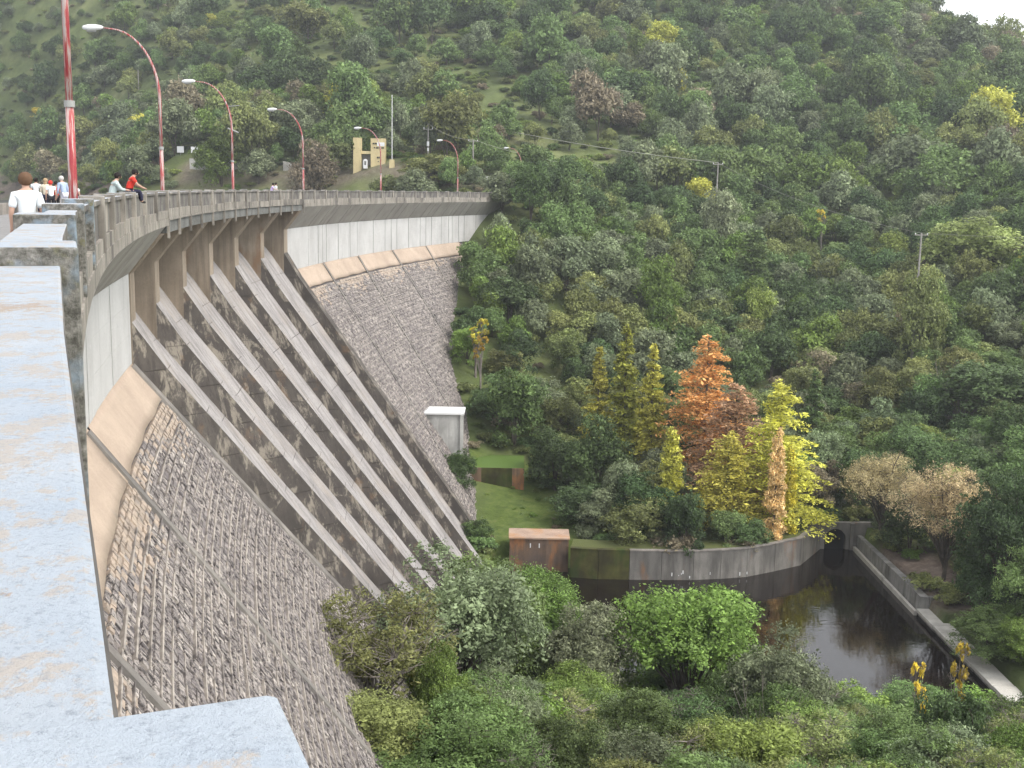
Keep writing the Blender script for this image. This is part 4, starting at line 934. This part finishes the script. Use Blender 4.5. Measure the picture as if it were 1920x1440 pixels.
def conifer(seed, nleaf, leaf, R=2.4, H=14.0, nb=130, droop=0.12, base=0.06, power=0.85):
    rng = np.random.default_rng(seed); limbs = [([(0, 0, -0.6), (0, 0, H * 0.5), (0, 0, H * 0.98)], 0.16, 0.03)]
    hb_ = np.sort(rng.uniform(base, 0.985, nb)); cens = []; tn = []
    per = np.maximum(6, ((1 - hb_) + 0.15) ** 0.9); per = (per / per.sum() * nleaf).astype(int)
    per = np.maximum((((1 - hb_) + 0.12) / ((1 - hb_) + 0.12).sum() * nleaf).astype(int), 4)
    for h, k in zip(hb_, per):
        az = rng.uniform(0, 6.283); L = R * ((1 - h) ** power) * rng.uniform(0.65, 1.15) + 0.12; u = rng.random(k) ** 0.75
        wid = 0.16 * L * (1 - u * 0.4) + 0.10; lat = rng.normal(0, 1, k) * wid; ver = rng.normal(0, 0.09, k) - droop * L * u ** 2 + 0.18 * L * u * (1 - u)
        x = u * L * np.cos(az) - lat * np.sin(az); y = u * L * np.sin(az) + lat * np.cos(az); cens.append(np.stack([x, y, H * h + ver], 1)); tn.append(np.full(k, rng.uniform(-0.18, 0.18)))
        if rng.random() < 0.5: limbs.append(([(0, 0, H * h), (0.8 * L * math.cos(az), 0.8 * L * math.sin(az), H * h + 0.05)], 0.035, 0.012))
    cen = np.concatenate(cens); tn = np.concatenate(tn); n = len(cen); d = np.tile([0, 0, 1.0], (n, 1))
    V, Q = leaves(rng, cen, d, leaf, 0.42, 0.2); return (V, Q, np.clip(0.5 + tn + rng.normal(0, 0.18, n), 0, 1)), limbs
def bare(seed, R=3.0, H=5.5, nb=46):
    rng = np.random.default_rng(seed); limbs = []
    for _ in range(nb):
        d = rng.normal(0, 1, 3) * [1, 1, 0.2]; d[2] = rng.uniform(0.8, 2.0); d /= np.linalg.norm(d); L = H * rng.uniform(0.6, 1.05); p = np.array([rng.normal(0, 0.15), rng.normal(0, 0.15), -0.2]); pts = [tuple(p)]
        for k in range(3): p = p + d * L / 3 + rng.normal(0, 0.16, 3) * (k + 1) * 0.5; pts.append(tuple(p))
        limbs.append((pts, 0.05, 0.012))
        for _ in range(5):
            q = np.array(pts[rng.integers(1, 4)]); e = d + rng.normal(0, 0.5, 3); e /= np.linalg.norm(e); limbs.append(([tuple(q), tuple(q + e * L * 0.18), tuple(q + e * L * 0.34 + rng.normal(0, 0.08, 3))], 0.02, 0.006))
    return limbs
PROTO = {}
def reg(kind, geo, R, H, bark='bark'):
    (V, Q, tone), limbs = geo
    PROTO.setdefault(kind, []).append((fast_mesh(kind + '_crown', V, Q, M['leaf'], tone), limb_mesh(kind + '_trunk', limbs, M[bark]), R, H))
for k in range(4): reg('near', broadleaf(100 + k, 42000, 0.155, nl=34, base=0.06, twigs=60, open_=0.3 * (k % 2), skirt=14), 3.4, 8.0)
for k in range(3): reg('nearshrub', broadleaf(120 + k, 22000, 0.13, R=2.2, H=3.4, nl=26, base=0.0, twigs=40), 2.2, 3.4)
for k in range(2): reg('twiggy', broadleaf(130 + k, 13000, 0.17, nl=30, twigs=420, open_=0.8, asp=0.4), 3.4, 8.0, 'twig')
for k in range(6): reg('mid', broadleaf(140 + k, 13000, 0.27, nl=20 + 2 * k, flat_=0.9 + 0.05 * (k % 3), base=0.02, skirt=8, per=20, spray=0.075), 3.4, 8.0)
reg('sparse', broadleaf(160, 1100, 0.19, R=1.2, H=6.0, nl=10, base=0.2, open_=1.0, twigs=60), 1.2, 6.0, 'twig')
for k in range(3): reg('conifer', conifer(170 + k, 11000, 0.30), 2.4, 14.0)
for k in range(2): reg('feathery', conifer(180 + k, 17000, 0.27, R=4.2, H=16, nb=170, droop=0.16, power=0.62), 4.2, 16.0)
reg('column', conifer(190, 6500, 0.28, R=1.35, H=8, nb=150, power=0.42), 1.35, 8.0)
reg('poplar', conifer(191, 11000, 0.42, R=3.6, H=13, nb=200, power=0.38, droop=0.0), 3.6, 13.0)
for k in range(2): reg('weeping', broadleaf(195 + k, 30000, 0.16, R=4.4, H=9.5, nl=44, base=0.16, flat_=0.75, open_=0.5, twigs=260, asp=0.3), 4.4, 9.5)
reg('weepfar', broadleaf(198, 14000, 0.30, R=4.4, H=9.5, nl=26, base=0.02, flat_=1.15), 4.4, 9.5)
BARE = [limb_mesh('bare_limbs', bare(200 + k), M['twig'], 4) for k in range(2)]

G = dict(dark=(0.105, 0.160, 0.062), mid=(0.158, 0.228, 0.080), olive=(0.232, 0.262, 0.095), grey=(0.210, 0.250, 0.140), bright=(0.180, 0.262, 0.064), lime=(0.240, 0.300, 0.078), yellow=(0.62, 0.50, 0.075), yellowgreen=(0.56, 0.55, 0.11),
         orange=(0.74, 0.42, 0.15), salmon=(0.70, 0.48, 0.26), tan=(0.50, 0.43, 0.23), brown=(0.29, 0.25, 0.165))
CW = dict(dark='dark green', mid='mid green', olive='olive green', grey='grey-green', bright='bright green', lime='light green', yellow='yellow', yellowgreen='yellow-green', orange='orange', salmon='salmon pink', tan='tan brown', brown='brownish')
TREES = []          # (x, y, z, R, H, species, colour, label or None, rot)
def put(x, y, ztop, R, sp, col, label=None, sink=0.0):
    z = Tz(x, y) - 0.1; TREES.append((x, y, z, R, max(1.2, ztop - z), sp, col, label, RNG.uniform(0, 6.28)))
put(-3.0, 66, -21.0, 5.0, 'near', 'grey', 'big grey-green tree rising against the foot of the spillway ribs')
put(-6.6, 54, -19.8, 4.2, 'twiggy', 'olive', 'twiggy half bare tree against the near stone slope')
put(-3.4, 52.5, -21.3, 1.6, 'near', 'bright', 'small bright green tree between the twiggy tree and the big grey-green tree')
put(-5.6, 47.5, -22.0, 2.8, 'near', 'olive', 'olive bush against the stone slope below the twiggy tree')
put(-4.6, 44.5, -23.2, 2.4, 'near', 'mid', 'green bush at the bottom edge against the stone slope')
put(-1.4, 71, -23.2, 4.4, 'near', 'mid', 'green tree behind the big grey-green tree, covering the lowest rib ends')
put(2.3, 84, -28.0, 3.9, 'near', 'bright', 'rounded green tree in front of the rust stained block')
put(11.8, 71, -24.9, 5.4, 'near', 'bright', 'wide bright green tree hiding the left end of the dark pool')
put(16.8, 66, -25.8, 3.2, 'near', 'grey', 'grey-green tree just right of the wide bright green tree at the pool')
put(5.0, 70, -26.0, 3.6, 'near', 'grey', 'pale grey-green tree between the big tree and the bright green tree at the pool')
put(26.2, 63.5, -24.0, 0.8, 'sparse', 'yellow', 'taller thin yellow sapling in front of the pale walkway')
put(23.5, 62, -24.9, 0.7, 'sparse', 'yellow', 'shorter thin yellow sapling in front of the pool')
put(24.4, 59.5, -26.4, 2.3, 'nearshrub', 'dark', 'dark bush below the yellow saplings beside the walkway')
put(43.5, 97, -22.8, 4.6, 'near', 'dark', 'large dark feathery tree at the right edge above the walkway')
put(43.6, 90, -27.4, 3.6, 'near', 'mid', 'rounded green tree at the right edge below the dark feathery tree')
put(41.8, 98.5, -31.2, 2.4, 'nearshrub', 'dark', 'low dark bush right of the kinked channel wall')
put(47.2, 125, -24.9, 5.2, 'near', 'dark', 'large dark green tree behind the tan willow')
put(58.8, 140, -20.4, 5.8, 'mid', 'dark', 'large dark tree high on the right, left of the picture edge')
put(41.6, 106, -25.2, 5.6, 'weeping', 'tan', 'tan brown willow beside the channel wall')
put(39.6, 118.5, -26.6, 4.8, 'weeping', 'tan', 'yellowish tan willow above the culvert headwall')
put(10.5, 138, -18.3, 3.0, 'conifer', 'yellowgreen', 'leftmost of three light green cypresses in a row')
put(13.7, 138, -15.4, 3.4, 'conifer', 'yellowgreen', 'tallest, middle one of three light green cypresses')
put(16.8, 136, -17.4, 3.2, 'conifer', 'yellowgreen', 'rightmost of three light green cypresses in a row')
put(22.8, 133, -16.0, 6.8, 'feathery', 'orange', 'tall orange cypress, the most orange tree in the valley')
put(25.0, 126, -20.4, 7.0, 'feathery', 'salmon', 'salmon coloured cypress in front of the tall orange one')
put(28.6, 120, -18.9, 6.2, 'feathery', 'yellowgreen', 'yellow-green cypress above the corner of the pool wall')
put(27.4, 115.6, -23.4, 1.25, 'column', 'salmon', 'narrow pale orange cypress in front of the yellow-green one')
put(29.2, 117.2, -25.6, 1.0, 'column', 'yellow', 'narrow yellow shrub at the right foot of the yellow-green cypress')
put(17.3, 121, -24.6, 1.6, 'column', 'yellowgreen', 'narrow columnar yellow-green tree standing alone among dark bushes')
put(23.0, 119, -24.4, 5.4, 'feathery', 'yellowgreen', 'olive cypress left of the yellow-green one, above the pool wall')
put(37.3, 140, -20.8, 2.5, 'conifer', 'mid', 'slender green conifer right of the autumn cypresses')
put(-4.9, 152, -15.4, 1.8, 'sparse', 'yellow', 'bright yellow tree beside the far stone slope')
put(-4.2, 150, -17.5, 1.4, 'sparse', 'yellow', 'lower yellow clump beneath the bright yellow tree by the stone slope')
put(39.2, 190, -5.4, 4.0, 'poplar', 'mid', 'tall green poplar-like tree in the middle of the slope')
put(21.5, 172, -10.0, 3.6, 'mid', 'bright', 'bright green tree on the slope above the three cypresses')
put(37.4, 175, -14.5, 2.6, 'mid', 'lime', 'small light green tree below the tall poplar-like tree')
put(14.9, 185, -6.7, 4.1, 'mid', 'grey', 'rounded grey-green tree on the slope right of the dam end')
put(2.6, 197, 5.3, 4.2, 'weepfar', 'mid', 'green drooping tree standing in front of the end of the dam')
put(-62.5, 248, 11.5, 5.6, 'mid', 'bright', 'rounded light green tree beside the third street lamp')
put(-15.4, 223, 6.9, 6.6, 'mid', 'olive', 'wide olive tree behind the parapet near the sixth street lamp')
put(-39.5, 230, 8.0, 5.0, 'mid', 'brown', 'brownish tree just left of the tan gateway')
put(-169.6, 420, 25.8, 3.5, 'mid', 'yellow', 'yellow tree on the left hillside behind the nearest lamp post')
put(3.5, 300, 27.0, 2.2, 'mid', 'lime', 'light green tree on the hill above the end of the dam')
put(80, 240, 3.5, 3.0, 'mid', 'lime', 'yellowish tree on the right slope above the crossarm pole')
put(57.5, 218, -1.0, 1.6, 'sparse', 'yellow', 'small yellow tree on the slope right of the mid-slope pole')
put(74.7, 190, -2.4, 8.4, 'mid', 'olive', 'broad olive tree on the slope right of the crossarm pole')
put(56.6, 159.5, -10.4, 3.6, 'mid', 'olive', 'olive tree hiding the foot of the crossarm pole')
put(36.4, 208.5, 0.1, 3.6, 'mid', 'grey', 'grey-green tree hiding the foot of the mid-slope pole')
put(-6.0, 126.6, -28.8, 2.4, 'mid', 'dark', 'dark bush hiding the foot of the white concrete box')
put(54, 150, -21.6, 4.0, 'mid', 'olive', 'olive tree with thinning crown left of the bare grey shrub')
for a_ in ((13.6, 117, -28.6, 3.3, 'dark'), (17.6, 114.8, -31.0, 3.0, 'dark'), (9.7, 127, -25.2, 3.6, 'dark'), (0.4, 140, -22.4, 3.6, 'mid'), (5.2, 131, -27.0, 3.2, 'dark'), (12, 121, -28.3, 3.0, 'grey'), (-3.2, 114.5, -33.4, 1.6, 'mid'), (24.5, 114.2, -32.4, 2.2, 'dark'), (9.8, 117.5, -31, 2.5, 'grey'), (22, 113.6, -32.0, 2.0, 'mid')):
    put(a_[0], a_[1], a_[2], a_[3], 'mid', a_[4])

# random fill, nearest first: the largest 290 in view become things, the rest one mass of woodland
def blocked(x, y):
    s_, o_ = soff(x, y); s_, o_ = float(s_[0]), float(o_[0])
    if s_ < 213 and -12 < o_ < 1.5 + (-8.4 - float(np.interp(s_, TOE_S, TOE_Z))) / M_ - 0.6: return True
    if s_ < 200 and o_ < -5: return True
    return False
placed = [(t[0], t[1], t[3]) for t in TREES]
KEEP = [((1.5, 122), 5.6), ((3, 116), 5.2), ((-2.2, 118), 4.2), ((-2, 129), 3.4), ((0, 125), 4.0), ((-1, 134), 4.2), ((40.5, 108), 3.5), ((41, 97), 3.2), ((41.5, 80), 4.5), ((40.5, 70), 4.0), ((-8.5, 131), 3.0), ((-4.5, 126), 3.6), ((-8, 190), 3.0), ((-6.5, 186), 4.2), ((-4, 196), 3.5), ((25, 118), 5.0), ((22.5, 126), 4.0), ((-30, 239), 6.5), ((-28, 231), 7.0), ((-32, 226), 4.5), ((-64, 244), 5), ((-47, 240), 4.5), ((-70, 250), 5), ((-25, 237), 3.5), ((-71, 259), 5), ((-74, 260), 4), ((-62, 250), 5), ((-47, 246), 4), ((-5.7, 220), 3.0), ((36, 117), 3.0), ((37, 212), 2.5), ((57, 163), 3.0), ((45, 86), 3.0), ((43, 78), 4.2), ((41, 64), 4.0), ((4, 128.5), 3.0)]
gx = np.array([p[0] for p in placed]); gy = np.array([p[1] for p in placed]); gr = np.array([p[2] for p in placed])
def jgrid(y0, y1, st, xr=0.50, pad=10):
    out = []; y = y0
    while y < y1:
        x = -xr * y - pad
        while x < xr * y + pad:
            out.append((x + RNG.uniform(-0.42, 0.42) * st, y + RNG.uniform(-0.42, 0.42) * st)); x += st
        y += st * 0.9
    return out
cand = jgrid(44, 75, 3.3) + jgrid(75, 132, 4.0) + jgrid(132, 200, 4.7) + jgrid(200, 300, 5.6) + jgrid(300, 475, 6.4)
cand = np.array(cand); ch_ = height(cand[:, 0], cand[:, 1]); cs, cof = soff(cand[:, 0], cand[:, 1])
inp = inside(cand[:, 0], cand[:, 1], grow(POOL, 1.6))
fillers = []
for i, (x, y) in enumerate(cand):
    z = ch_[i]
    if inp[i] or (cs[i] < 214 and -13 < cof[i] < 30 and (cof[i] < 0.5 or -8.4 - (cof[i] + 0.6) * M_ > z)): continue
    if cs[i] < 205 and cof[i] < -6 and z < -4.0: continue
    if z < -4.5 and x < -12 and y > 190: continue
    if z < -4.0 and x < -25: continue
    if any((x - kx) ** 2 + (y - ky) ** 2 < kr * kr for (kx, ky), kr in KEEP): continue
    if np.any((gx - x) ** 2 + (gy - y) ** 2 < (gr * 0.62 + 1.0) ** 2): continue
    px, py, pz = project((x, y, z + 3))
    if not (-180 < px < 2100 and -160 < py < 1640): continue
    if y > 205 and x < 10 and y < 236 and x > -40 and RNG.random() < 0.35: continue
    clear = vnoise(x, y, 21, 28)
    if y > 230 and clear > (0.26 if y < 290 else 0.12) and RNG.random() < (0.6 if x > -60 else 0.4): continue
    fillers.append((x, y, z))
fillers.sort(key=lambda f: f[1])
N_IND = 296 - len(TREES)
def pick_col(x, y):
    c = RNG.random(); v = vnoise(x, y, 33, 16)
    if v > 0.25: tab = (('dark', .38), ('mid', .34), ('grey', .12), ('bright', .10), ('olive', .06))
    elif v > -0.15: tab = (('mid', .34), ('dark', .24), ('grey', .16), ('olive', .14), ('bright', .10), ('lime', .02))
    else: tab = (('grey', .26), ('olive', .26), ('mid', .26), ('brown', .08), ('bright', .08), ('dark', .06))
    for n_, w in tab:
        if c < w: return n_
        c -= w
    return 'mid'
for (x, y, z) in fillers[:N_IND]:
    col = pick_col(x, y)
    if y < 75:
        R = RNG.uniform(2.2, 3.3); Hh = RNG.uniform(3.2, 5.8) if x > 4 else RNG.uniform(3.8, 6.2)
        sp_ = 'nearshrub' if Hh < 4.0 else ('twiggy' if RNG.random() < 0.16 else 'near')
        if col == 'brown' or col in ('dark', 'grey') and RNG.random() < 0.6: col = ('olive', 'bright', 'lime', 'mid')[int(RNG.integers(4))]
    else:
        R = RNG.uniform(2.2, 3.5); Hh = RNG.uniform(3.6, 6.6); sp_ = 'near' if y < 110 else 'mid'
    if y < 108 and 3 < x < 46 and y > 66: Hh = min(Hh, 3.8)
    TREES.append((x, y, z - 0.1, R, Hh, sp_, col, None, RNG.uniform(0, 6.28)))
ORD = ['', 'second', 'third', 'fourth', 'fifth', 'sixth', 'seventh', 'eighth', 'ninth', 'tenth', 'eleventh', 'twelfth', 'thirteenth', 'fourteenth', 'fifteenth', 'sixteenth', 'seventeenth', 'eighteenth', 'nineteenth', 'twentieth']
MARKS = [('the rust stained block', 1010, 1030), ('the mossy wall', 930, 900), ('the white concrete box', 826, 800), ('the curved pool wall', 1300, 1060), ('the culvert mouth', 1557, 1005), ('the dark pool', 1560, 1180), ('the pale walkway', 1790, 1190), ('the tan willow', 1690, 960), ('the tall orange cypress', 1328, 700),
         ('the three light green cypresses', 1175, 690), ('the yellow tree by the stones', 893, 610), ('the tall poplar-like tree', 1415, 490), ('the end of the dam', 930, 400), ('the crossarm pole', 1727, 465), ('the mid-slope pole', 1346, 330), ('the tan gateway', 690, 285), ('the bare grey shrub', 1805, 740), ('the big grey-green tree', 850, 1150), ('the twiggy tree', 715, 1250), ('the right picture edge', 1910, 650), ('the bottom picture edge', 1250, 1430), ('the bottom right corner', 1850, 1420)]
auto = {}
for i, t in enumerate(TREES):
    if t[7]: continue
    px, py, pz = project((t[0], t[1], t[2] + t[4] * 0.6))
    m = min(MARKS, key=lambda q: (q[1] - px) ** 2 + (q[2] - py) ** 2); dx, dy = px - m[1], py - m[2]
    relw = ('left of' if dx < 0 else 'right of') if abs(dx) > abs(dy) else ('above' if dy < 0 else 'below')
    kindw = 'bush' if t[4] < 4.2 else 'tree'
    auto.setdefault((CW[t[6]], kindw, relw, m[0]), []).append((px, i))
for key, lst in auto.items():
    lst.sort()
    for n_, (px, i) in enumerate(lst):
        base = f'{key[0]} {key[1]} {key[2]} {key[3]}'
        if len(lst) > 1:
            w = 'leftmost' if n_ == 0 else ('rightmost' if n_ == len(lst) - 1 else ORD[min(n_, 19)] + ' from left')
            base = f'{base}, {w} of these' if n_ in (0, len(lst) - 1) else f'{base}, {w}'
        t = list(TREES[i]); t[7] = base; TREES[i] = tuple(t)
seen_proto = {}
for i, (x, y, z, R, Hh, sp_, col, lab, rot) in enumerate(TREES):
    crown, trunk, R0, H0 = PROTO[sp_][i % len(PROTO[sp_])]
    name = 'cypress_tree' if sp_ in ('conifer', 'feathery', 'column') else 'willow_tree' if sp_ in ('weeping', 'weepfar') else 'shrub' if Hh < 4.2 else 'tree'
    t = empty(name, (x, y, z), lab, 'shrub' if name == 'shrub' else 'tree', 'trees and bushes of the valley')
    t.rotation_euler = (0, 0, rot); t.scale = (R / R0, R / R0, Hh / H0)
    o1 = link(bpy.data.objects.new('trunk', trunk), t); o2 = link(bpy.data.objects.new('crown', crown), t)
    k = RNG.uniform(0.82, 1.2); c = G[col]; o2.color = (c[0] * k, c[1] * k * RNG.uniform(0.94, 1.06), c[2] * k, 1)
for x, y, zt, R, lab in ((56.2, 142, -21.0, 3.3, 'bare grey twiggy shrub on the right slope'), (14.8, 60.5, -27.6, 1.8, 'small bare grey shrub in front of the wide bright green tree')):
    z = Tz(x, y); t = empty('bare_shrub', (x, y, z), lab, 'shrub'); t.scale = (R / 3.0, R / 3.0, (zt - z) / 5.5); link(bpy.data.objects.new('branches', BARE[0 if R > 2 else 1]), t)

# ------------------------------------------------------------------ woodland mass on the hill and undergrowth (instanced stuff)
def proto_collection(name, items):
    c = bpy.data.collections.new(name)
    for i, (mesh, col, mats) in enumerate(items):
        o = bpy.data.objects.new(f'{name}_{i:02d}', mesh); o.color = (*col, 1); c.objects.link(o)
    return c
def joined(name, geo, bark='bark'):
    (V, Q, tone), limbs = geo; me = fast_mesh(name, V, Q, [M['leaffar'], M[bark]], tone); tm = limb_mesh('tmp', limbs[:4], M[bark], 4)
    bm = bmesh.new(); bm.from_mesh(me); n0 = len(bm.faces); bm.from_mesh(tm); bm.faces.ensure_lookup_table()
    for f in bm.faces[n0:]: f.material_index = 1
    bm.to_mesh(me); bm.free(); return me
far_m = [joined(f'far_tree_{k}', broadleaf(300 + k, 7000, 0.31, R=3.0, H=5.6, nl=14 + k, base=0.0, flat_=0.95, per=12, spray=0.09)) for k in range(6)]
far_items = []
for k, col in enumerate(['dark', 'mid', 'grey', 'olive', 'dark', 'mid', 'bright', 'grey', 'mid', 'dark', 'olive', 'lime', 'brown', 'yellowgreen']): far_items.append((far_m[k % 6], G[col], None))
low_m = [joined(f'low_shrub_{k}', broadleaf(320 + k, 2600, 0.24, R=1.7, H=1.9, nl=12, base=0.0, per=14, spray=0.09)) for k in range(4)]
low_items = [(low_m[k % 4], G[c], None) for k, c in enumerate(['olive', 'mid', 'grey', 'bright', 'dark', 'lime', 'olive', 'brown'])]
def scatter(name, pts, rot, scl, idx, coll, label, tint):
    me = bpy.data.meshes.new(name); me.from_pydata([tuple(p) for p in pts], [], [])
    for nm, ty, arr in (('rotz', 'FLOAT', rot), ('pidx', 'INT', idx)):
        a = me.attributes.new(nm, ty, 'POINT'); a.data.foreach_set('value', np.asarray(arr, np.float32 if ty == 'FLOAT' else np.int32))
    a = me.attributes.new('scl', 'FLOAT_VECTOR', 'POINT'); a.data.foreach_set('vector', np.asarray(scl, np.float32).ravel())
    a = me.attributes.new('tint', 'FLOAT_COLOR', 'POINT'); a.data.foreach_set('color', np.asarray([(*c, 1) for c in tint], np.float32).ravel())
    o = link(bpy.data.objects.new(name, me)); tag(o, label, 'woodland' if 'wood' in name else 'undergrowth', kind='stuff')
    ng = bpy.data.node_groups.new(name, 'GeometryNodeTree'); ng.interface.new_socket('Geometry', in_out='INPUT', socket_type='NodeSocketGeometry'); ng.interface.new_socket('Geometry', in_out='OUTPUT', socket_type='NodeSocketGeometry')
    N = ng.nodes; Lk = ng.links; gi = N.new('NodeGroupInput'); go = N.new('NodeGroupOutput'); iop = N.new('GeometryNodeInstanceOnPoints'); ci = N.new('GeometryNodeCollectionInfo')
    ci.inputs['Collection'].default_value = coll; ci.inputs['Separate Children'].default_value = True; ci.inputs['Reset Children'].default_value = True
    def na(nm, ty): q = N.new('GeometryNodeInputNamedAttribute'); q.data_type = ty; q.inputs['Name'].default_value = nm; return q.outputs['Attribute']
    cx = N.new('ShaderNodeCombineXYZ'); Lk.new(na('rotz', 'FLOAT'), cx.inputs['Z']); iop.inputs['Pick Instance'].default_value = True
    Lk.new(gi.outputs[0], iop.inputs['Points']); Lk.new(ci.outputs[0], iop.inputs['Instance']); Lk.new(na('pidx', 'INT'), iop.inputs['Instance Index']); Lk.new(cx.outputs[0], iop.inputs['Rotation']); Lk.new(na('scl', 'FLOAT_VECTOR'), iop.inputs['Scale']); Lk.new(iop.outputs[0], go.inputs[0])
    md = o.modifiers.new('scatter', 'NODES'); md.node_group = ng; return o
rest = fillers[N_IND:]
names = ['dark', 'mid', 'grey', 'olive', 'dark', 'mid', 'bright', 'grey', 'mid', 'dark', 'olive', 'lime', 'brown', 'yellowgreen']
pts, rot, scl, pid = [], [], [], []
for x, y, z in rest:
    col = pick_col(x, y); ch2 = [i for i, n_ in enumerate(names) if n_ == col] or [1]
    if RNG.random() < 0.012: ch2 = [13]
    sc = float(np.clip(RNG.lognormal(0.12, 0.36), 0.5, 2.2)) if y > 230 else RNG.uniform(0.75, 1.3)
    if x < -70 and z > 12: sc *= 0.75
    pts.append((x, y, z - 0.2)); rot.append(RNG.uniform(0, 6.28)); scl.append((sc * RNG.uniform(0.9, 1.2), sc * RNG.uniform(0.9, 1.2), sc * RNG.uniform(0.85, 1.3))); pid.append(int(RNG.choice(ch2)))
scatter('hillside_woodland', pts, rot, scl, pid, proto_collection('far_trees', far_items), 'dense scrub woodland covering the opposite hillside', [far_items[i][1] for i in pid])
cand = np.array(jgrid(44, 80, 2.1) + jgrid(80, 150, 2.2) + jgrid(150, 230, 4.2) + jgrid(230, 470, 4.6) + [p for p in jgrid(206, 310, 3.2) if p[0] < -8]); ch_ = height(cand[:, 0], cand[:, 1]); cs, cof = soff(cand[:, 0], cand[:, 1]); inp = inside(cand[:, 0], cand[:, 1], grow(POOL, 1.3))
pts, rot, scl, pid = [], [], [], []
for i, (x, y) in enumerate(cand):
    z = ch_[i]
    if inp[i] or (cs[i] < 214 and -13 < cof[i] < 30 and (cof[i] < 0.5 or -8.4 - (cof[i] + 1.2) * M_ > z)) or (cs[i] < 205 and cof[i] < -6 and z < -4.5): continue
    if z < -4.5 and x < -12 and y > 190: continue
    if z < -4.5 and x < -25: continue
    small = any((x - kx) ** 2 + (y - ky) ** 2 < (kr * 0.92) ** 2 for (kx, ky), kr in KEEP)
    if small and (y > 140 or x > 30 or RNG.random() < 0.45): continue
    if RNG.random() < 0.25: continue
    px, py, pz = project((x, y, z + 1))
    if not (-120 < px < 2040 and -100 < py < 1560): continue
    sc = RNG.uniform(0.5, 1.1) if not small else RNG.uniform(0.12, 0.4); pts.append((x, y, z - 0.15)); rot.append(RNG.uniform(0, 6.28)); scl.append((sc, sc, sc * RNG.uniform(0.55, 0.95))); pid.append(int(RNG.integers(8)))
scatter('undergrowth', pts, rot, scl, pid, proto_collection('low_shrubs', low_items), 'low scrub and weeds growing between the trees', [low_items[i][1] for i in pid])
print('counts', len(stones), len(TREES), len(rest), len(pts))

# ------------------------------------------------------------------ thin damp air over the valley
b = MB(); b.box(-1600, 1600, -1600, 1600, -60, 165)
hz = b.build('haze', []); tag(hz, 'thin pale haze filling the air of the valley', kind='stuff')
hm = bpy.data.materials.new('haze_air'); hm.use_nodes = True; hn = hm.node_tree.nodes; hn.remove(hn['Principled BSDF'])
pv = hn.new('ShaderNodeVolumePrincipled'); pv.inputs['Color'].default_value = (0.90, 0.94, 1.0, 1); pv.inputs['Density'].default_value = 0.0003; pv.inputs['Anisotropy'].default_value = 0.2
hm.node_tree.links.new(pv.outputs[0], hn['Material Output'].inputs['Volume']); hz.data.materials.append(hm)

for t in WORLD_THINGS:
    for c in t.children: c.matrix_parent_inverse = Matrix.Translation(-Vector(t.location))
